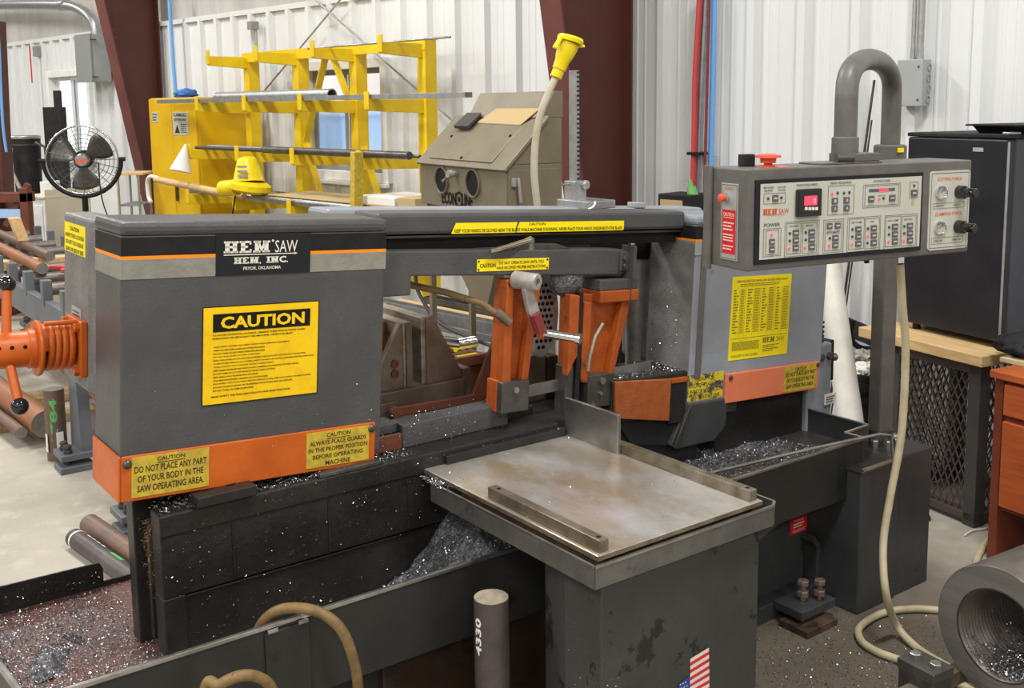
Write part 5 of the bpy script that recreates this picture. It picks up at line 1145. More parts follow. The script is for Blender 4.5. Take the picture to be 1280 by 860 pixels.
One('white_board', 'plain white board standing on edge beside the wire shelf', 'board', FX, ((a.x+b.x)/2, 8.65, 0), G().box(a.x, b.x, 8.65, 8.68, 0, a.z), 'white_paint', .003)
# wire shelf
YS = 9.5; a, b = fx(147, 219, YS), fx(180, 226, YS)
ws = T('wire_shelf', 'wire shelving unit with plywood top beside the maroon column', 'shelf', FX, ((a.x+b.x)/2, YS+.15, 0))
for x_ in (a.x, b.x-.05):
    for y_ in (YS, YS+.3): ws.part('post', G().cyl((x_, y_, 0), (x_, y_, a.z), .011, n=8), 'galv', smooth=50)
ws.part('plywood_top', G().box(a.x-.01, b.x, YS-.02, YS+.32, a.z, a.z+.02), 'pine', .002)
for z_ in (a.z-.28, a.z-.62):
    sh = ws.part('shelf_rail', G().box(a.x, b.x-.05, YS-.005, YS+.005, z_, z_+.02), 'galv'); ws.part('shelf_rail', G().box(a.x, b.x-.05, YS+.295, YS+.305, z_, z_+.02), 'galv')
    for k in range(8): ws.part('shelf_wire', G().cyl((a.x+.01+k*.025, YS, z_+.015), (a.x+.01+k*.025, YS+.3, z_+.015), .004, n=6), 'galv', parent=sh)
q3 = fx(158, 262, YS+.1); One('wood_offcut', 'brown wooden offcut lying on the wire shelf', 'wood block', FX, (q3.x, YS+.15, a.z-.601), G().box(q3.x-.06, q3.x+.08, YS+.05, YS+.25, a.z-.601, a.z-.5), 'pine', .004)
# dark maroon machine post and brown frame at the picture edge
a = fx(6, 20, 9.0)
mp_ = T('machine_post', 'dark maroon machine post with pale blue hose beside the black drum', 'post', FX, (a.x-.2, 9.1, 0))
mp_.part('post', G().prism([(a.x-.3, 0), (fx(5, 235, 9).x, 0), (fx(5, 235, 9).x, fx(5, 235, 9).z), (fx(0, 160, 9).x, fx(0, 160, 9).z), (fx(-6, 25, 9).x, fx(-6, 25, 9).z), (a.x-.3, 2.5)], 'y', 9.0, 9.2), 'maroon', .01)
mp_.part('hose', G().tube(smooth_path([fx(-4, 20, 8.97), fx(-1, 60, 8.97), fx(1, 110, 8.97), fx(4, 160, 8.97), fx(8, 190, 8.97)], 5), .012, 8), 'blue_pipe', smooth=60)
a, b = fx(-30, 238, 8.8), fx(38, 238, 8.8)
bf2 = T('steel_trestle', 'brown rusty steel trestle standing beyond the conveyor', 'trestle', FX, (a.x, 8.9, 0))
bf2.part('beam', G().box(a.x, b.x-.03, 8.8, 8.95, b.z-.1, b.z-.02), 'rust_red', .006); bf2.part('post', G().box(b.x-.1, b.x-.03, 8.8, 8.9, 0, b.z+.02), 'rust_red', .006); bf2.part('brace', G().bar((b.x-.25, 8.86, b.z-.3), (b.x-.04, 8.86, b.z+.05), .05, .05), 'rust_red', .004)
bf2.part('blue_beam', G().box(a.x, b.x-.1, 8.82, 8.9, fx(10, 273, 8.8).z, fx(10, 262, 8.8).z), 'pale_blue', .004); bf2.part('post', G().box(a.x, a.x+.07, 8.8, 8.9, 0, b.z), 'rust_red', .006)

# ------------------------------------------------------------------ electrics on the wall, left
def wu(px, py, u): return FWL.onu(px, py, u)
ub_ = 4.74; a, b = wu(111, 42, ub_), wu(92.5, 44, ub_); zl = wu(112, 102, ub_).z
eb = T('electrical_box', 'large grey electrical box on the wall behind the maroon column', 'electrical box', FWL, (4.86, (a.y+b.y)/2, zl))
eb.part('box', G().box(ub_+.02, U_W-.041, a.y, b.y, zl, a.z), 'box_grey', .004); dr = eb.part('door', G().box(ub_, ub_+.02, a.y-.006, b.y+.006, zl-.006, a.z+.006), 'box_dark', .004)
for z_ in (zl+.05, a.z-.06): eb.part('hinge', G().box(ub_+.005, ub_+.07, a.y-.018, a.y-.005, z_-.006, z_+.006), 'steel_dark', parent=dr)
P = [wu(-40, 7, 4.86), wu(40, 6, 4.86), wu(84, 7, 4.86), wu(103, 13, 4.86), wu(115, 24, 4.86), wu(120, 34, 4.86)]
t = T('conduit', 'galvanised conduit bending down into the large electrical box', 'conduit', FWL, (4.86, P[-1].y, a.z))
t.part('pipe', G().tube(smooth_path(P, 6)+[Vector((4.86, P[-1].y, a.z))], .055, 12), 'galv', smooth=60); q = wu(80, 6, 4.86); t.part('coupling', G().cyl((4.86, q.y-.08, q.z), (4.86, q.y+.08, q.z), .066, n=14), 'galv', smooth=50)
q = wu(48, 60, 4.95); t = T('outlet_box', 'small grey outlet box with thin conduit on the ribbed wall by the left window', 'outlet box', FWL, (4.96, q.y, 0))
t.part('box', G().box(4.9, 4.959, q.y-.06, q.y+.06, q.z-.1, q.z+.02), 'box_dark', .004); t.part('conduit', G().cyl((4.95, q.y, 0), (4.95, q.y, q.z-.1), .02, n=10), 'trim_white', smooth=50)
q = wu(320, 30, 4.95); t = T('outlet_box', 'small grey outlet box high on the wall above the yellow rack', 'outlet box', FWL, (4.96, q.y, 0))
t.part('box', G().box(4.88, 4.959, q.y-.035, q.y+.035, q.z-.05, q.z+.02), 'box_dark', .004); t.part('conduit', G().cyl((4.945, q.y, 0), (4.945, q.y, q.z-.05), .012, n=10), 'galv', smooth=50)
q = wu(38, 78, 4.96); g = G(); S((4.97, q.y, q.z), (0, -1, 0), (0, 0, 1), (-1, 0, 0)).rect(g, -.03, .03, -.25, .2, .004); One('warning_strip', 'narrow red warning strip stuck on the ribbed wall', 'sign', FWL, (4.97, q.y, q.z-.25), g, 'red_label')
P = [wu(211, -15, 4.85), wu(214, 40, 4.85), wu(217, 85, 4.85), wu(219, 108, 4.85)]
One('air_pipe', 'pale blue air pipe running down the wall by the yellow cabinet', 'pipe', FWL, (4.85, P[-1].y, 1.2), G().tube(P+[Vector((4.85, P[-1].y, 1.2))], .018, 10), 'blue_pipe', smooth=60)

# ------------------------------------------------------------------ flammables cabinet
fc_ = T('safety_cabinet', 'tall yellow flammables safety cabinet with warning labels', 'cabinet', FWL, (4.6, 8.8, 0))
cu, cw0, cw1, cz = 4.35, 8.37, 9.25, 1.85
fc_.part('body', G().box(cu+.02, 4.82, cw0, cw1, .06, cz), 'cabinet_yellow', .006)
d1 = fc_.part('door', G().box(cu, cu+.02, cw0+.004, (cw0+cw1)/2-.003, .08, cz-.01), 'cabinet_yellow', .004); d2 = fc_.part('door', G().box(cu, cu+.02, (cw0+cw1)/2+.003, cw1-.004, .08, cz-.01), 'cabinet_yellow', .004)
fc_.part('plinth', G().box(cu+.05, 4.8, cw0+.02, cw1-.02, 0, .06), 'black_matte')
cfx = S((cu, 0, 0), (0, -1, 0), (0, 0, 1), (-1, 0, 0))
def cfp(px, py): q = FWL.onu(px, py, cu); return -q.y, q.z
a, b = cfp(216, 140), cfp(236, 169); g = G(); cfx.rect(g, a[0], b[0], b[1], a[1], .003); lb = fc_.part('label', g, 'panel_cream', parent=d1)
W_, Hh = b[0]-a[0], a[1]-b[1]; g = G(); cfx.text(g, 'FLAMMABLE', a[0]+.06*W_, b[0]-.06*W_, a[1]-.2*Hh, a[1]-.05*Hh, .004, .02); cfx.text(g, 'KEEP FIRE AWAY', a[0]+.08*W_, b[0]-.08*W_, a[1]-.4*Hh, a[1]-.28*Hh, .004, .02)
cfx.poly(g, [(a[0]+.1*W_, b[1]+.08*Hh), (a[0]+.45*W_, b[1]+.08*Hh), (a[0]+.27*W_, b[1]+.45*Hh)], .004); cfx.rows(g, a[0]+.52*W_, b[0]-.06*W_, b[1]+.08*Hh, b[1]+.5*Hh, 5, words=3, h=.004); fc_.part('label_print', g, 'ink_worn', parent=d1)
a, b = cfp(190, 140), cfp(198, 153); g = G(); cfx.rect(g, a[0], b[0], b[1], a[1], .003); fc_.part('label', g, 'panel_cream', parent=d2); g = G(); cfx.rows(g, a[0]+.01, b[0]-.01, b[1]+.01, a[1]-.01, 3, words=3, h=.004); fc_.part('label_print', g, 'ink_worn', parent=d2)
fc_.part('handle', G().box(cu-.02, cu, (cw0+cw1)/2-.06, (cw0+cw1)/2-.03, .95, 1.1), 'steel_dark', .004, parent=d1)
q = FWL.onz(213, 108, cz+.02); One('blue_cloth', 'crumpled blue cloth on top of the yellow cabinet', 'cloth', FWL, (q.x, q.y, cz), crumple((4.45, 8.72, cz+.032), .09, (1, 1.1, .5), 3), 'blue_cloth', smooth=80)
One('spray_can', 'small green labelled can lying on top of the yellow cabinet', 'can', FWL, (4.55, 9.0, cz), G().cyl((4.5, 9.0, cz+.0335), (4.66, 9.12, cz+.0335), .034, n=14), 'green_label', smooth=50)
P = [FWL.onu(187, 240, 4.3), FWL.onu(186, 226, 4.3), FWL.onu(191, 220, 4.3), FWL.onu(200, 222, 4.25)]
# ------------------------------------------------------------------ yellow cantilever rack
rk = T('cantilever_rack', 'yellow steel cantilever storage rack in front of the window', 'storage rack', FWL, (4.6, 6.9, 0))
PW = [8.05, 7.3, 6.53, 5.73]; LV = [(2.09, .34), (1.715, .46), (1.335, .54), (.97, .58), (.5, .62)]
for wv_ in PW:
    ps = rk.part('post', G().box(4.66, 4.67, wv_-.045, wv_+.045, 0, 2.2).box(4.67, 4.76, wv_-.045, wv_-.037, 0, 2.2).box(4.67, 4.76, wv_+.037, wv_+.045, 0, 2.2), 'rack_yellow', .002)
    for z_, L in LV:
        ar = rk.part('arm', G().prism([(4.66-L, z_+.01), (4.66, z_-.01), (4.66, z_+.085), (4.66-L, z_+.085)], 'y', wv_-.02, wv_+.02), 'rack_yellow', .002)
        rk.part('arm_stop', G().box(4.66-L-.01, 4.66-L, wv_-.025, wv_+.025, z_+.02, z_+.135), 'rack_yellow', .002, parent=ar)
    rk.part('foot', G().box(4.0, 4.76, wv_-.04, wv_+.04, 0, .08), 'rack_yellow', .003)
rk.part('top_beam', G().box(4.655, 4.77, PW[-1]-.05, PW[0]+.05, 2.2, 2.21).box(4.655, 4.665, PW[-1]-.05, PW[0]+.05, 2.13, 2.2), 'rack_yellow', .002)
rk.part('bottom_beam', G().box(4.68, 4.75, PW[-1], PW[0], .1, .2), 'rack_yellow', .002)
for a, b in (((7.3, 1.4), (6.95, 2.13)), ((6.53, 1.6), (6.85, 2.13)), ((6.53, 1.55), (6.05, .5)), ((7.3, 1.55), (7.0, .9)), ((7.3, 1.3), (7.7, .3))):
    rk.part('brace', G().bar((4.71, a[0], a[1]), (4.71, b[0], b[1]), .012, .06, (1, 0, 0)), 'rack_yellow', .002)
q0 = FWL.onu(446, 190, 4.05); q1 = FWL.onu(441, 258, 4.02)
rk.part('outrigger', G().bar((4.05, q0.y, q0.z), (4.02, q1.y, q1.z-.7), .05, .07, (1, 0, 0)), 'yellow_dirty', .003)
def rbar(label, p, q, r, m, name='stock_bar', hollow=False, flat=None, group=None):
    p, q = Vector(p), Vector(q); t = T(name, label, 'bar stock', FWL, ((p.x+q.x)/2, (p.y+q.y)/2, min(p.z, q.z)-r), group)
    if flat: t.part('bar', G().bar(p, q, flat[0], flat[1]), m, .001)
    elif hollow: t.part('tube', G().ring(p, q-p, r, r*.82, (q-p).length, 28), m, smooth=40); t.part('cut_end', G().lathe_open(p, q-p, [(-.001, r*.82), (-.001, r)], 28), 'steel')
    else: t.part('bar', G().cyl(p, q, r, n=14), m, smooth=50)
    return t
e0, e1 = FWL.onu(415, 118, 4.36), FWL.onu(272, 117, 4.36)
rbar('thick bright aluminium tube on the second level of the yellow rack', (4.36, e0.y, 1.842), (4.36, e1.y, 1.842), .042, 'galv', 'metal_tube', True)
e0, e1 = FWL.onu(586, 129, 4.24), FWL.onu(200, 117, 4.24)
rbar('long flat aluminium bar lying along the second level of the rack', (4.24, e0.y, 1.816), (4.24, e1.y, 1.816), .01, 'galv', 'flat_bar', flat=(.06, .032))
e0, e1 = FWL.onu(563, 58, 4.45), FWL.onu(385, 63, 4.45)
rbar('thin steel rod lying on the top arms of the rack', (4.45, e0.y, 2.183), (4.45, e1.y, 2.183), .008, 'steel', 'metal_rod')
for k, (u_, r_, m_, a, b, lb) in enumerate(((4.16, .026, 'steel_dark', 512, 330, 'dark steel pipe with a taped end on the third rack level'), (4.24, .014, 'leg_dark', 500, 245, 'thin black rod lying on the third rack level'), (4.31, .012, 'steel_dark', 525, 250, 'thin grey rod lying along the third rack level'), (4.4, .016, 'galv', 470, 260, 'bright thin pipe at the back of the third rack level'))):
    e0, e1 = FWL.onu(a, 192, u_), FWL.onu(b, 182, u_); rbar(lb, (u_, e0.y, 1.42+r_), (u_, e1.y, 1.42+r_), r_, m_, 'metal_rod')
for k, (u_, r_, m_, a, b, lb) in enumerate(((4.12, .03, 'steel', 450, 312, 'bright steel pipe at the front of the fourth rack level'), (4.2, .025, 'galv', 430, 235, 'galvanised pipe on the fourth rack level'), (4.28, .022, 'leg_dark', 460, 240, 'black pipe on the fourth rack level'), (4.36, .03, 'brown_bar', 440, 285, 'rusty pipe at the back of the fourth rack level'))):
    e0, e1 = FWL.onu(a, 246, u_), FWL.onu(b, 236, u_); rbar(lb, (u_, e0.y, 1.055+r_), (u_, e1.y, 1.055+r_), r_, m_, 'metal_pipe')
e0, e1 = FWL.onu(302, 234, 4.1), FWL.onu(192, 221, 4.1)
rbar('pale wooden pole tied on the lower left end of the rack', (4.12, e0.y, 1.081), (4.12, e1.y, 1.155), .028, 'pine', 'wooden_pole')
for k, (m_, u0, u1, w0, w1, z0, z1, nm, lb) in enumerate((('cardboard', 4.1, 4.5, 5.1, 6.85, 1.115, 1.125, 'cardboard_sheet', 'flat brown cardboard sheet on the lower rack level'), ('paper', 4.11, 4.5, 5.35, 5.75, 1.125, 1.175, 'white_package', 'white wrapped package at the near end of the rack'))):
    One(nm, lb, 'package', FWL, ((u0+u1)/2, (w0+w1)/2, z0), G().box(u0, u1, w0, w1, z0, z1), m_, .003)
One('cardboard_box', 'brown cardboard box at the near end of the lower rack level', 'box', FWL, (4.25, 5.22, 1.125), G().box(4.1, 4.4, 5.13, 5.31, 1.125, 1.185), 'cardboard', .003)
# blower
Yb = FWL.onu(310, 235, 4.05); 
bw = T('air_blower', 'yellow portable blower resting on the lower rack arms', 'blower', FWL, (4.05, Yb.y, 1.05))
B0 = Vector((4.07, Yb.y, 1.157))
bw.part('volute', G().lathe(B0+Vector((0, 0, -.03)), (.1, -.1, 1), [(0, .03), (.0, .11), (.02, .15), (.06, .15), (.085, .11), (.085, .03)], 26), 'plug_yellow', smooth=40)
bw.part('motor_cone', G().lathe(B0+Vector((.0, .02, .05)), (.05, .15, 1), [(0, .12), (.03, .11), (.16, .075), (.18, .06), (.19, .02)], 22), 'plug_yellow', smooth=40)
bw.part('outlet', G().ring(B0+Vector((-.05, .1, .01)), (-.25, 1, -.1), .06, .045, .16, 20), 'plug_yellow', smooth=40)
for k in range(3): bw.part('vent_slot', G().bar(B0+Vector((-.11, -.02, .1+k*.035)), B0+Vector((-.07, -.085, .1+k*.035)), .01, .016), 'galv')
bw.part('cable', G().tube(smooth_path([B0+Vector((-.1, .05, -.05)), B0+Vector((-.13, .06, -.25)), B0+Vector((-.12, .04, -.5)), B0+Vector((-.05, .02, -.8))], 6), .006, 6), 'black', smooth=60)
# white paper cone
a, b, c2 = FWL.onu(237, 179, 4.0), FWL.onu(220, 214, 4.0), FWL.onu(255, 217, 4.0)
One('paper_funnel', 'white paper funnel hanging from the rack arm end', 'funnel', FWL, (4.035, 8.07, 1.25), G().lathe((4.035, 8.07, 1.25), (.27, 0, 1), [(0, .088), (.225, .008)], 20), 'paper', smooth=60)
q = FWL.onu(187, 232, 4.2)
One('hook_pipe', 'bent white pipe hook hanging at the end of the wooden pole', 'pipe', FWL, (4.12, e1.y, 1.0), G().tube(smooth_path([Vector((4.12, e1.y-.05, 1.165)), Vector((4.12, e1.y+.1, 1.175)), Vector((4.12, e1.y+.17, 1.12)), Vector((4.12, e1.y+.16, 1.0)), Vector((4.12, e1.y+.12, .95))], 6), .018, 8), 'white_paint', smooth=60)

# ------------------------------------------------------------------ blast cabinet
FS = Frame(31); c0 = FS.loc(FX.onv(632, 207, 4.7)); ub2, vb2, zf = c0.x, c0.y, c0.z
vl = FS.onu(525, 192, ub2).y; Dp = .30
bc = T('blast_cabinet', 'brown metal sand blast cabinet with two hand holes', 'blast cabinet', FS, (ub2+.15, (vb2+vl)/2, 0))
bc.part('body', G().box(ub2, ub2+Dp, vb2, vl, 1.26, zf), 'blast_brown', .004)
zt2 = FS.onu(655, 147, ub2+.25).z
bc.part('hood', G().prism([(ub2, zf), (ub2+Dp, zf), (ub2+Dp, zt2), (ub2+.22, zt2)], 'y', vb2, vl), 'blast_brown', .004)
ln = Vector((.22, 0, zt2-zf)).normalized(); nn = Vector((-ln.z, 0, ln.x))
lid = bc.part('lid', G().prism([(ub2-.02, zf-.02), (ub2-.005, zf-.03), (ub2+.225, zt2-.006), (ub2+.22, zt2+.012)], 'y', vb2-.015, vl+.015), 'blast_brown', .004)
Ls = S(Vector((ub2-.02, 0, zf-.02))+nn*.0, (0, -1, 0), ln, nn); LL = (Vector((ub2+.22, 0, zt2+.012))-Vector((ub2-.02, 0, zf-.02))).length
g = G(); Ls.rect(g, -vl+.1, -vb2-.13, LL*.1, LL*.88, .008); bc.part('lid_panel', g, 'blast_brown', .003, parent=lid)
for x_, y_ in ((-vl+.14, .55), (-vb2-.16, .6), (-(vl+vb2)/2, .14)):
    p = Ls.at(x_, LL*y_, .008); bc.part('lid_screw', G().cyl(p, p+nn*.004, .008, n=8), 'ink', parent=lid)
bc.part('light_box', G().prism([(ub2+.2, zt2), (ub2+Dp+.02, zt2), (ub2+Dp+.02, zt2+.12), (ub2+.27, zt2+.12)], 'y', vb2+.02, vl-.15), 'blast_brown', .004)
bc.part('vent_strip', G().prism([(ub2+.13, zt2-.055), (ub2+.2, zt2+.01), (ub2+.2, zt2+.025), (ub2+.12, zt2-.04)], 'y', vl-.285, vl-.14), 'leg_dark', .002)
bs = S((ub2, 0, 0), (0, -1, 0), (0, 0, 1), (-1, 0, 0))
def bp_(px, py): q = FS.onu(px, py, ub2); return q.y, q.z
for px, py in ((553, 225), (592, 229)):
    y_, z_ = bp_(px, py); hh_ = bc.part('hand_hole', G().lathe_open((ub2, y_, z_), (-1, 0, 0), [(-.01, .058), (.012, .062), (.012, .068), (0, .072)], 28), 'blast_brown', smooth=40)
    bc.part('hole_dark', G().cyl((ub2-.001, y_, z_), (ub2-.004, y_, z_), .06, n=28), 'black', parent=hh_)
y0, z0 = bp_(553, 254); y1, z1 = bp_(591, 243.5); g = G(); bs.text(g, 'ECON', -y0, -y0+(y0-y1)*.48, z0, z1, .003, .03); bs.text(g, 'LINE', -y0+(y0-y1)*.66, -y1, z0, z1, .003, .03)
oc = (-y0+(y0-y1)*.57, (z0+z1)/2)
for k in range(20):
    a, b = 2*math.pi*k/20, 2*math.pi*(k+1)/20; ro, ri = (z1-z0)*.62, (z1-z0)*.46; bs.poly(g, [(oc[0]+ri*math.cos(a), oc[1]+ri*math.sin(a)), (oc[0]+ro*math.cos(a), oc[1]+ro*math.sin(a)), (oc[0]+ro*math.cos(b), oc[1]+ro*math.sin(b)), (oc[0]+ri*math.cos(b), oc[1]+ri*math.sin(b))], .003)
bs.disc(g, oc[0], oc[1], (z1-z0)*.2, .003); bc.part('maker_name', g, 'ink')
y_, z_ = bp_(571, 217); nz_ = bc.part('air_valve', G().lathe((ub2, y_, z_), (-1, 0, 0), [(0, .014), (.03, .014), (.03, .02), (.05, .018)], 14), 'cast'); bc.part('valve_pipe', G().tube([(ub2-.04, y_, z_), (ub2-.05, y_+.05, z_-.04), (ub2-.03, y_+.09, z_-.035)], .006, 6), 'steel', parent=nz_)
q = FS.onv(643, 228, vb2); lt = bc.part('door_latch', G().box(q.x-.02, q.x, vb2-.02, vb2, q.z-.02, q.z+.02), 'cast', .003); bc.part('latch_handle', G().bar((q.x+.005, vb2-.025, q.z+.02), (q.x+.015, vb2-.03, q.z-.09), .012, .012, (0, 1, 0)), 'cast', .002, parent=lt)
bc.part('side_door', G().box(ub2+.01, ub2+Dp-.02, vb2-.006, vb2, 1.28, zf-.02), 'blast_brown', .003)
for u_ in (ub2+.02, ub2+Dp-.05):
    for v_ in (vb2+.03, vl-.06): bc.part('leg', G().box(u_, u_+.03, v_, v_+.03, 0, 1.27), 'blast_brown', .003)
bc.part('hopper', G().prism([(vb2+.02, 1.26), (vl-.02, 1.26), ((vl+vb2)/2-.1, .8), ((vl+vb2)/2-.2, .8)], 'x', ub2+.02, ub2+Dp-.02), 'blast_brown', .004)
P0 = Ls.at(-(vl*.45+vb2*.55), LL*.98, .012)
g = G(); p = [Ls.at(-vl+.28, LL*.83, .0095), Ls.at(-vb2-.15, LL*.8, .0095), Ls.at(-vb2-.06, LL*1.06, .03), Ls.at(-vl+.4, LL*1.06, .03)]
g.face(p); g.face([x+Vector((0, 0, .003)) for x in p][::-1])
One('cardboard_flap', 'folded brown cardboard lying on the blast cabinet hood', 'cardboard', FS, tuple(p[0]), g, 'cardboard')

# ------------------------------------------------------------------ yellow power plug on a stiff cord; perforated strut
VP = 3.07
P = [FM.onv(672, 291, VP), FM.onv(672, 262, VP), FM.onv(668, 220, VP), FM.onv(669, 180, VP), FM.onv(675, 145, VP), FM.onv(686, 115, VP), FM.onv(695, 96, VP)]
pg = T('power_plug', 'big yellow capped power plug on a stiff cream cord above the saw', 'power plug', FM, (P[0].x, VP, P[0].z-.5))
pg.part('cord', G().tube([Vector((P[0].x, P[0].y, .765))]+smooth_path(P, 6), .0135, 12), 'cord_tan', smooth=60)
D1 = FM.onv(713, 50, VP-.02); dd = (D1-P[-1]); L_ = dd.length
bdy = pg.part('plug_body', G().lathe(P[-1]-dd*.02, dd, [(0, .017), (.0, .022), (L_*.2, .022), (L_*.22, .025), (L_*.45, .027), (L_*.55, .032), (L_*.8, .038), (L_*.92, .038), (L_*.96, .03)], 20), 'plug_yellow', smooth=40)
up_ = dd.normalized(); e_ = P[-1]+dd*.97
sd_ = Vector((1, 0, 0)); sd_ = (sd_-up_*sd_.dot(up_)).normalized()
lid_ = pg.part('cap', G().lathe(e_, (up_*.9+Vector((0, 0, .35))).normalized(), [(-.004, .02), (-.004, .047), (.008, .05), (.016, .045), (.02, .02)], 22), 'yellow_bright', smooth=40)
pg.part('cap_tab', G().bar(e_+sd_*.04, e_+sd_*.066+Vector((0, 0, .006)), .03, .01), 'yellow_bright', .002, parent=lid_)
pg.part('cap_hinge', G().bar(e_-sd_*.045, e_-sd_*.055-up_*.05, .02, .012), 'yellow_bright', .002, parent=lid_)
VS = 2.95; zbm = HX(((FM.onv(721, 236, VS).x-U0), 0, .028)).z-.001; a, b = FM.onv(721, 236, VS), FM.onv(725, 88, VS); zb_s = FM.onv(720, 256, VS).z
stt = T('perforated_strut', 'upright perforated steel strut clamped on the rear beam', 'strut', FM, (a.x, VS, zb_s-.02))
w2 = .0115
s1 = stt.part('strut', G().box(a.x-w2, a.x+w2, VS-.002, VS+.03, zb_s, b.z), 'galv', .002)
for k in range(int((b.z-a.z-.01)/.0165)): stt.part('hole', G().cyl((a.x+.0045, VS-.0025, a.z+.02+k*.0165), (a.x+.0045, VS-.0045, a.z+.02+k*.0165), .0042, n=8), 'ink', parent=s1)
cl = stt.part('clamp', G().box(a.x-.027, a.x+.03, VS-.02, VS+.04, FM.onv(720, 250, VS).z, FM.onv(720, 226, VS).z), 'galv', .003)
stt.part('clamp_knob', G().lathe((a.x+.02, VS-.02, FM.onv(720, 231, VS).z), (0, -1, 0), [(0, .017), (.01, .017), (.014, .01)], 14), 'galv', parent=cl)
stt.part('clamp_pin', G().cyl((a.x-.06, VS+.01, FM.onv(720, 230, VS).z), (a.x, VS+.01, FM.onv(720, 230, VS).z), .004, n=8), 'steel', parent=cl)
stt.part('base_plate', G().box(a.x-.045, a.x+.085, VS-.115, VS+.06, zbm, FM.onv(720, 249, VS).z), 'galv', .003)
stt.part('spacer', G().box(a.x-.015, a.x+.005, VS-.089, VS-.068, zbm-.06, zbm), 'leg_dark', .003); stt.part('spacer', G().box(a.x+.04, a.x+.06, VS-.089, VS-.068, zbm-.06, zbm), 'leg_dark', .003)
stt.part('sensor_cable', G().tube(smooth_path([FM.onv(744, 252, VS-.122), FM.onv(742, 258, VS-.125), FM.onv(732, 264, VS-.125), FM.onv(722, 269, VS-.125)], 5), .0045, 6), 'white_paint', smooth=60)

# ------------------------------------------------------------------ pipes on the wall, right of the column
def drop(name, label, cat, px, u, r, m, zend=.02):
    P = [wu(x, y, u) for x, y in px]; last = P[-1]; P2 = smooth_path(P, 5)+[Vector((u, last.y, zend))]
    return One(name, label, cat, FWL, (u, last.y, zend), G().tube(P2, r, 10), m, smooth=60)
drop('air_hose', 'red air hose hanging down the wall beside the conduit', 'hose', [(876, -20), (873, 30), (869, 100), (868, 170), (866, 240), (863, 270)], 4.88, .017, 'red_hose')
cd = drop('conduit', 'straight galvanised conduit on the wall between red hose and blue pipe', 'conduit', [(883, -20), (876, 130), (871, 265)], 4.92, .02, 'galv')
drop('cable', 'thin dark red cable running down beside the blue pipe', 'cable', [(887, -20), (884, 100), (881, 215)], 4.885, .008, 'dark_red')
drop('air_pipe', 'bright blue air pipe running down the white wall behind the console', 'pipe', [(893, -20), (891, 100), (888, 215)], 4.92, .016, 'blue_pipe')
q = wu(871, 192, 4.87); t = One('cable_tie', 'black cable tie binding the red hose to the conduit', 'cable tie', FWL, (4.87, q.y, q.z), G().box(4.85, 4.95, q.y-.035, q.y+.055, q.z-.008, q.z+.008), 'black')
a, b = wu(843, 262, 4.75), wu(880, 240, 4.75)
ct_ = T('tool_cart', 'grey tool cart with a black bin of parts behind the saw', 'cart', FWL, (4.75, (a.y+b.y)/2, 0))
ct_.part('body', G().box(4.6, 4.84, b.y-.05, a.y+.02, .1, a.z-.01), 'box_dark', .005); bn = ct_.part('bin', G().box(4.6, 4.8, b.y-.03, a.y, a.z-.01, a.z+.1), 'black_matte', .006); ct_.part('bin_label', G().box(4.596, 4.6, b.y+.03, a.y-.02, a.z+.02, a.z+.07), 'cardboard', parent=bn)
for k in range(4): ct_.part('castor', G().cyl((4.63+.2*(k % 2), b.y+.02+.1*(k//2), .05), (4.66+.2*(k % 2), b.y+.02+.1*(k//2), .05), .05, n=12), 'black')
ct_.part('fitting', G().lathe((4.68, b.y+.02, a.z+.09), (0, .3, 1), [(0, .03), (.05, .025), (.05, .012), (.09, .012)], 12), 'green_label', parent=bn)
# right electrical box
ue = 4.87; a, b, c_e = wu(1122, 75, ue), wu(1154, 76, ue), wu(1122, 133, ue)
eb = T('junction_box', 'grey junction box with knockouts on the wall above the fridge', 'junction box', FWL, (ue+.05, (a.y+b.y)/2, c_e.z))
bx_ = eb.part('box', G().box(ue, U_W-.041, b.y, a.y, c_e.z, a.z), 'box_grey', .003)
for k in range(4): eb.part('knockout', G().lathe_open((ue+.06+(k % 2)*.006, b.y, c_e.z+.03+k*.05), (0, -1, 0), [(0, .02), (.003, .02), (.003, .014), (0, .014)], 18), 'box_dark', parent=bx_)
for z_ in (c_e.z+.03, a.z-.035): eb.part('cover_screw', G().cyl((ue, b.y+.02, z_), (ue-.004, b.y+.02, z_), .005, n=8), 'steel_dark', parent=bx_)
for px, r_, lb in ((1141, .01, 'slimmer of two conduits rising from the junction box'), (1150, .0155, 'thicker of two conduits rising from the junction box')):
    q = wu(px, 74, 4.93); t = T('conduit', lb, 'conduit', FWL, (4.93, q.y, a.z), 'conduits above the junction box')
    t.part('pipe', G().cyl((4.93, q.y, a.z), (4.93, q.y, 3.4), r_, n=10), 'galv', smooth=50); t.part('coupling', G().lathe((4.93, q.y, a.z), (0, 0, 1), [(0, r_+.0028), (.02, r_+.0028), (.02, r_+.0015), (.06, r_+.0015)], 12), 'galv')
for (x0, y0, x1, y1), lb in (((1093, 100, 1046, 440), 'thin steel rod leaning against the wall behind the console'), ((1089.8, 150, 1049.7, 440), 'second thinner rod leaning on the wall near the fridge')):
    p, q = wu(x0, y0, 4.945), wu(x1, y1, 4.9); One('steel_rod', lb, 'rod', FWL, (4.86, q.y, 0), G().cyl(p, (p+(q-p)*((p.z)/(p.z-q.z))), .0065 if y0 < 120 else .0045, n=8), 'steel_dark', smooth=50)

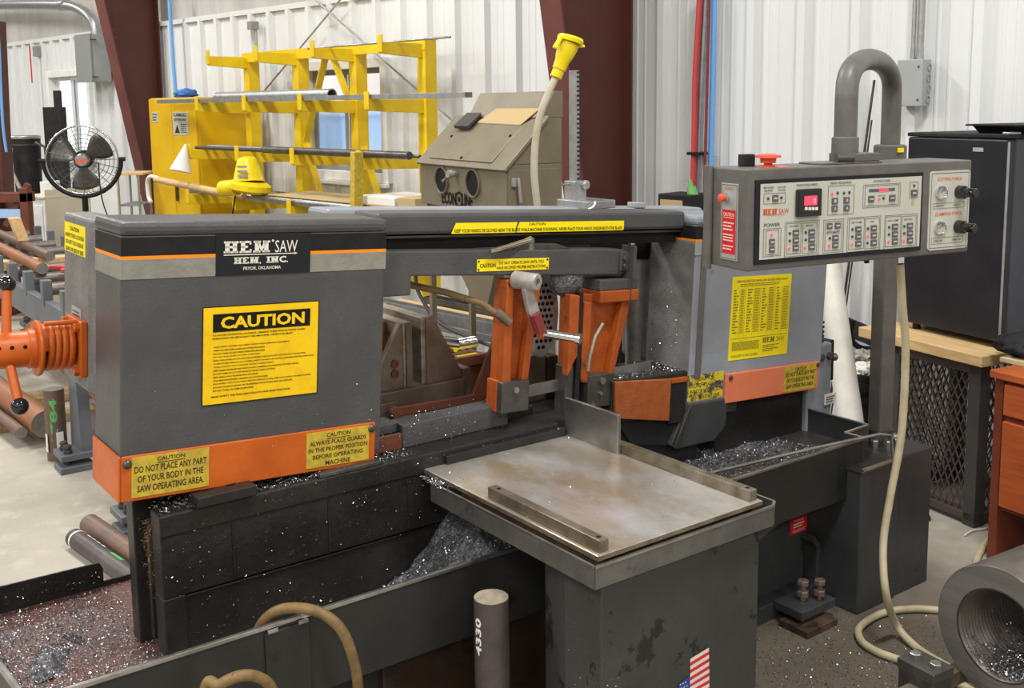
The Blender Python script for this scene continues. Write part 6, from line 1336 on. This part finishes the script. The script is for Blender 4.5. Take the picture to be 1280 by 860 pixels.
# ------------------------------------------------------------------ bench, fridge, desk
FF = Frame(26.5); za_b = .735
a = FF.onz(1229, 446, za_b); b = FF.onz(1074, 415, za_b); ub3 = a.x
bn2 = T('cage_bench', 'brown expanded metal cage bench with a pine plank top', 'bench', FF, (ub3+.3, (a.y+b.y)/2, 0))
y0, y1 = a.y, FF.onu(1074, 415, ub3).y; dpt = .5
bn2.part('plank_top', G().box(ub3-.005, ub3+dpt*.5, y0, y1, za_b-.045, za_b), 'pine', .003); bn2.part('plank_top', G().box(ub3+dpt*.5+.004, ub3+dpt, y0, y1, za_b-.045, za_b), 'pine', .003)
ly0, ly1 = y0+.03, FF.onu(1106, 430, ub3).y
for u_ in (ub3+.03, ub3+dpt-.09):
    for v_ in (ly0, ly1-.06): bn2.part('leg', G().box(u_, u_+.06, v_, v_+.06, 0, za_b-.045), 'leg_dark', .003)
for u_ in (ub3+.03, ub3+dpt-.09): bn2.part('rail', G().box(u_, u_+.05, ly0, ly1, .02, .055), 'mesh_brown', .002); bn2.part('rail', G().box(u_, u_+.05, ly0, ly1, za_b-.09, za_b-.045), 'mesh_brown', .002)
for v_ in (ly0, ly1-.05): bn2.part('rail', G().box(ub3+.03, ub3+dpt-.03, v_, v_+.05, .02, .055), 'mesh_brown', .002)
def mesh_panel(P, ex, w_, z0, z1, dn):
    """expanded metal: two crossing sets of slanted strands, clipped to the opening"""
    g = G(); P = Vector(P); ex = Vector(ex); k_ = 2.1; st_ = .034; n = int((w_+(z1-z0)/k_)/st_)+2
    for s_ in (1, -1):
        for i in range(-n, n+1):
            x0 = i*st_; t0, t1 = 0, (z1-z0)
            xs = lambda t: x0+s_*t/k_
            lo, hi = t0, t1
            if s_ > 0: lo = max(lo, -x0*k_); hi = min(hi, (w_-x0)*k_)
            else: lo = max(lo, (x0-w_)*k_); hi = min(hi, x0*k_)
            if hi-lo > .01: g.bar(P+ex*xs(lo)+Vector((0, 0, z0+lo)), P+ex*xs(hi)+Vector((0, 0, z0+hi)), .004, .0055, dn)
    return g
bn2.part('mesh_panel', mesh_panel((ub3+.035, ly0+.06, 0), (0, 1, 0), ly1-ly0-.12, .055, za_b-.09, (0, 1, 0)), 'mesh_brown')
bn2.part('mesh_panel', mesh_panel((ub3+.09, ly0+.02, 0), (1, 0, 0), dpt-.18, .055, za_b-.09, (1, 0, 0)), 'mesh_brown')
bn2.part('mesh_panel', mesh_panel((ub3+.09, ly1-.03, 0), (1, 0, 0), dpt-.18, .055, za_b-.09, (1, 0, 0)), 'mesh_brown')
bn2.part('mesh_panel', mesh_panel((ub3+dpt-.06, ly0+.06, 0), (0, 1, 0), ly1-ly0-.12, .055, za_b-.09, (0, 1, 0)), 'mesh_brown')
f0 = FF.onz(1246, 437, za_b); f1y = FF.onu(1131, 300, f0.x).y; fzt = FF.onu(1258, 168, f0.x).z
fr_ = T('mini_fridge', 'black compact fridge standing on the pine plank bench', 'fridge', FF, (f0.x+.25, (f0.y+f1y)/2, za_b))
fr_.part('body', G().box(f0.x+.05, f0.x+.42, f0.y, f1y, za_b+.02, fzt-.015), 'fridge_side', .008)
dr = fr_.part('door', G().box(f0.x, f0.x+.045, f0.y-.004, f1y+.004, za_b+.03, fzt-.02), 'fridge_black', .008, label='scuffed black fridge door')
fr_.part('door_edge', G().box(f0.x-.001, f0.x+.012, f0.y-.006, f0.y-.003, za_b+.04, fzt-.03), 'galv', .001, parent=dr)
fr_.part('top_cap', G().box(f0.x-.004, f0.x+.43, f0.y-.006, f1y+.006, fzt-.018, fzt), 'black_matte', .005)
fr_.part('hinge', G().box(f0.x+.005, f0.x+.07, f0.y-.008, f0.y+.03, fzt, fzt+.008), 'galv', .002)
for u_ in (f0.x+.04, f0.x+.38):
    for v_ in (f0.y+.03, f1y-.05): fr_.part('foot', G().cyl((u_, v_, za_b), (u_, v_, za_b+.03), .018, n=12), 'black')
q = FF.onu(1223, 187, f0.x); g = G(); S((f0.x, q.y, q.z), (0, -1, 0), (0, 0, 1), (-1, 0, 0)).rect(g, -.025, .025, -.008, .008, .003); fr_.part('badge', g, 'box_grey', parent=dr)
q = FF.onz(1262, 160, fzt); tr_ = T('black_tray', 'shallow black tray lying on top of the fridge', 'tray', FF, (f0.x+.3, f0.y+.1, fzt)); tr_.part('pan', G().prism([(f0.x+.12, fzt), (f0.x+.4, fzt), (f0.x+.42, fzt+.03), (f0.x+.08, fzt+.03)], 'y', f0.y-.08, f0.y+.24), 'black_matte', .003); tr_.part('rim', G().box(f0.x+.06, f0.x+.43, f0.y-.1, f0.y+.26, fzt+.03, fzt+.038), 'black_matte', .003)
# desk
FK2 = Frame(30); d0 = FK2.onz(1233, 697, 0); du, dv = d0.x, d0.y; zdt = FK2.onu(1246, 462, du).z
dk = T('wooden_desk', 'cherry red wooden desk with drawers beside the cage bench', 'desk', FK2, (du+.3, dv-.5, 0))
dk.part('side_panel', G().box(du, du+.6, dv-.035, dv, 0, zdt-.03), 'cherry_dark', .003)
dk.part('top', G().box(du-.02, du+.65, dv-1.3, dv+.012, zdt-.03, zdt), 'cherry', .004)
zd1, zd2, zd3 = FK2.onu(1258, 519, du).z, FK2.onu(1256, 524, du).z, FK2.onu(1250, 632, du).z
w1_ = dk.part('drawer', G().box(du-.012, du+.5, dv-.5, dv-.045, zd1, zdt-.045), 'cherry', .004); w2_ = dk.part('drawer', G().box(du-.012, du+.5, dv-.5, dv-.045, zd3, zd2-.006), 'cherry', .004)
dk.part('drawer_case', G().box(du+.01, du+.58, dv-.52, dv-.036, zd3-.02, zdt-.03), 'cherry_dark', .003)
dk.part('side_panel', G().box(du, du+.6, dv-.55, dv-.52, 0, zdt-.03), 'cherry_dark', .003); dk.part('back_panel', G().box(du+.57, du+.59, dv-.52, dv-.03, .1, zdt-.03), 'cherry_dark')
dk.part('side_panel', G().box(du, du+.6, dv-1.3, dv-1.27, 0, zdt-.03), 'cherry_dark', .003)
q = FK2.onz(1262, 453, zdt); One('paper_stack', 'stack of papers lying on the corner of the wooden desk', 'papers', FK2, (q.x+.1, q.y-.05, zdt), G().box(q.x-.02, q.x+.25, q.y-.2, q.y+.03, zdt, zdt+.018), 'manila', .002)
q = FK2.onz(1275, 446, zdt+.018)+Vector((.05, 0, 0)); g = crumple((q.x, q.y, zdt+.053), .09, (1.1, 1.3, .55), 8)
One('black_cloth', 'crumpled dark cloth on the papers on the desk', 'cloth', FK2, (q.x, q.y, zdt+.018), g, 'black_matte', smooth=80)
# leaning white tube, tub and cable behind the trough
p, q = wu(1034, 325, 4.62), wu(1066, 545, 4.34); d = (q-p).normalized(); q2 = p+d*((p.z)/(-d.z)); p2 = p-d*.35
t = T('white_tube', 'long off white plastic tube leaning against the wall', 'tube', FWL, (q2.x, q2.y, 0)); t.part('tube', G().ring(p2, d, .058, .05, (q2-p2).length, 28), 'pvc', smooth=40)
q = FX.onv(1084, 505, 5.1); tb2 = T('black_tub', 'black ribbed tub with rags behind the console post', 'tub', FX, (q.x, 5.1, 0))
tb2.part('tub', G().lathe((q.x, 5.1, 0), (0, 0, 1), [(0, .1), (.3, .118), (.3, .13), (.33, .13), (.33, .118), (.36, .118), (.36, .132), (.4, .132), (.4, .118), (.44, .123), (.44, .11), (.38, .1)], 30), 'black_matte', smooth=40)
for k, (dx, dy, dz, r_, m_) in enumerate(((-.04, -.05, .53, .07, 'paper'), (.04, 0, .54, .07, 'old_wood'), (-.02, .05, .58, .06, 'cast'), (-.09, 0, .52, .05, 'leg_dark'))): tb2.part('rag', crumple((q.x+dx*.8, 5.1+dy*.8, dz-.075), r_*.75, (1.1, 1, .7), k), m_)
P = [FX.onv(1066, 400, 5.2), FX.onv(1063, 420, 5.2), FX.onv(1072, 433, 5.2), FX.onv(1090, 436, 5.2), FX.onv(1105, 428, 5.2)]
t = T('black_strap', 'black cable loop with a flat pad hanging behind the bench plank', 'strap', FX, (P[1].x, 5.2, P[2].z)); t.part('loop', G().tube(smooth_path(P, 6), .014, 8), 'black', smooth=60); a = FX.onv(1068, 402, 5.22); t.part('pad', G().bar(a+Vector((-.07, 0, -.01)), a+Vector((.12, 0, -.09)), .02, .09), 'leg_dark', .003)
q = FX.onz(1151, 648, 0); t = T('floor_plug', 'flat black rubber disc lying on the floor by the bench', 'disc', FX, (q.x, q.y, 0)); t.part('disc', G().lathe((q.x, q.y, 0), (0, 0, 1), [(0, .04), (.012, .038), (.016, .03)], 24), 'black', smooth=40); t.part('cap', G().lathe((q.x, q.y, .016), (0, 0, 1), [(0, .022), (.004, .02)], 18), 'galv', smooth=40)
P = [FX.onz(x, y, .006) for x, y in ((1206, 669), (1217, 663), (1230, 661), (1243, 655))]; One('thin_wire', 'short white wire lying on the floor between bench and desk', 'wire', FX, (P[1].x, P[1].y, 0), G().tube(smooth_path(P, 5), .004, 6), 'white_paint', smooth=60)
P = [FX.onz(x, y, .013) for x, y in ((1222, 742), (1219, 720), (1221, 700), (1232, 680), (1250, 660))]; One('air_hose', 'cream hose end lying on the floor against the desk', 'hose', FX, (P[1].x, P[1].y, 0), G().tube(smooth_path(P, 6), .013, 10), 'hose_cream', smooth=60)

# ------------------------------------------------------------------ pipe coupling on its cradle
FT = Frame(32); YT = 2.5; q = FX.onv(1248, 795, YT); ctr = FT.loc(q); RO, RI = .176, .114
cz_ = ctr.z
tube = T('pipe_coupling', 'thick walled steel coupling with threaded bore full of chips', 'pipe coupling', FT, (ctr.x+.15, ctr.y, cz_-RO))
prof = [(0, RI), (0, RO-.004), (.004, RO), (.3, RO), (.3, RI)]
n_th = 22
for k in range(n_th+1):
    x = .3-.3*k/n_th; prof += [(x, RI), (max(x-.3/n_th*.5, 0), RI+.0045)]
prof.append((0, RI))
tube.part('coupling', G().lathe_open(ctr, (1, 0, 0), prof, 56), 'tube_steel', smooth=35)
tube.part('sawn_face', G().lathe_open(ctr+Vector((-.0008, 0, 0)), (1, 0, 0), [(0, RI+.004), (0, RO-.005)], 56), 'sawn_steel')
for s0, s1, a0, a1, m in ((.06, .11, 1.75, 2.05, 'paint_blue'), (.12, .2, 1.55, 1.8, 'paint_yellow'), (.13, .25, 2.0, 2.4, 'chalk')):
    g = G()
    for k in range(8):
        A, B = a0+(a1-a0)*k/8, a0+(a1-a0)*(k+1)/8
        g.face([(ctr.x+s, ctr.y+(RO+.001)*math.cos(x), cz_+(RO+.001)*math.sin(x)) for s, x in ((s0, A), (s1, A), (s1, B), (s0, B))])
    tube.part('paint_mark', g, m)
rn = random.Random(5); g = G(); pp = []
for _ in range(2600):
    s = rn.uniform(.004, .28); a = rn.gauss(-math.pi/2-.1, .45); r_ = RI-.004-abs(rn.gauss(0, .006)); pp.append((ctr.x+s, ctr.y+r_*math.cos(a), cz_+r_*math.sin(a)))
flakes(g, pp, .0032, 44); tube.part('chips_in_bore', g, 'chips', kind='stuff')
c2_ = ctr+Vector((.36, -.012, .006))
t2 = T('pipe_coupling', 'second threaded steel coupling lying behind the first one', 'pipe coupling', FT, (c2_.x+.1, c2_.y, c2_.z-RO)); t2.part('coupling', G().lathe_open(c2_, (1, .07, 0), prof, 48), 'tube_steel', smooth=35)
crd = T('pipe_cradle', 'low welded steel cradle carrying the threaded couplings', 'cradle', FT, (ctr.x+.2, ctr.y, 0))
zc = cz_-RO
for v_ in (ctr.y-.12, ctr.y+.12): crd.part('rail', G().box(ctr.x-.3, ctr.x+.75, v_-.018, v_+.018, zc-.005, zc+.035), 'steel_edge', .003)
for u_ in (ctr.x-.2, ctr.x+.72): crd.part('cross_bar', G().box(u_, u_+.04, ctr.y-.14, ctr.y+.2, zc-.045, zc-.004), 'steel_edge', .003)
crd.part('roller', G().cyl((ctr.x-.13, ctr.y+.0, zc-.03), (ctr.x+.6, ctr.y+.0, zc-.03), .028, n=20), 'brown_bar', smooth=50)
bk = crd.part('end_block', G().box(ctr.x-.155, ctr.x-.08, ctr.y+.068, ctr.y+.172, zc-.16, zc+.06), 'steel_dark', .003); crd.part('block_cap', G().box(ctr.x-.158, ctr.x-.077, ctr.y+.065, ctr.y+.175, zc+.06, zc+.088), 'steel_dark', .003, parent=bk)
for v_ in (ctr.y+.09, ctr.y+.15): crd.part('block_bolt', G().hexbolt((ctr.x-.118, v_, zc+.088), (0, 0, 1), .016, .012), 'steel', parent=bk)
for u_ in (ctr.x-.19, ctr.x+.7):
    for v_ in (ctr.y-.1, ctr.y+.1): crd.part('leg', G().box(u_-.02, u_+.02, v_-.02, v_+.02, 0, zc-.03), 'steel_edge', .003)

# ------------------------------------------------------------------ clutter seen through the saw
lowb = T('steel_bench', 'low grey steel bench with loose stock seen through the saw opening', 'bench', FWL, (3.9, 4.6, 0))
lowb.part('top', G().box(3.75, 4.06, 3.85, 5.3, .5, .54), 'grey_side', .004)
for u_ in (3.77, 4.0):
    for v_ in (3.9, 5.22): lowb.part('leg', G().box(u_, u_+.04, v_, v_+.04, 0, .5), 'leg_dark', .003)
t = T('steel_channel', 'grey steel channel lying on the low bench', 'channel', FWL, (3.8, 4.5, .54)); t.part('web', G().box(3.77, 3.85, 3.9, 5.2, .54, .55), 'grey_side', .002); t.part('flange', G().box(3.77, 3.78, 3.9, 5.2, .55, .6), 'grey_side', .002); t.part('flange', G().box(3.84, 3.85, 3.9, 5.2, .55, .6), 'grey_side', .002)
One('wood_plank', 'pale wooden plank lying on the low bench behind the vise', 'plank', FWL, (3.9, 4.6, .54), G().box(3.87, 3.95, 3.95, 5.1, .54, .585), 'pine', .003)
t = T('steel_tray', 'dark open steel tray on the low bench behind the vise', 'tray', FWL, (4.0, 4.5, .54)); t.part('bottom', G().box(3.965, 4.055, 4.0, 4.9, .54, .548), 'steel_dark', .002)
for x0, x1, y0, y1 in ((3.965, 3.972, 4.0, 4.9), (4.048, 4.055, 4.0, 4.9), (3.972, 4.048, 4.0, 4.007), (3.972, 4.048, 4.893, 4.9)): t.part('side', G().box(x0, x1, y0, y1, .548, .62), 'steel_dark', .001)
P = [FWL.onu(520, 352, 3.72), FWL.onu(530, 378, 3.72), FWL.onu(548, 402, 3.72), FWL.onu(575, 417, 3.72), FWL.onu(612, 432, 3.72), FWL.onu(640, 445, 3.72)]; P.append(Vector((3.72, P[-1].y-.05, .012)))
One('black_cable', 'black cable hanging down behind the vise', 'cable', FWL, (3.72, P[-1].y, P[-1].z), G().tube(smooth_path([P[0]+Vector((0, 0, .3))]+P, 6), .011, 8), 'leg_dark', smooth=60)
# loose chips on the floor round the saw foot
rn = random.Random(77); g = G(); pp = []
for _ in range(1500):
    q = FX.onz(rn.uniform(940, 1190), 760+100*rn.random()**.8, .003); pp.append(q)
flakes(g, pp, .0025, 50); o = One('floor_chips', 'bright steel chips scattered on the floor by the saw foot', 'metal chips', FX, (1, 3, 0), g, 'chips', kind='stuff')
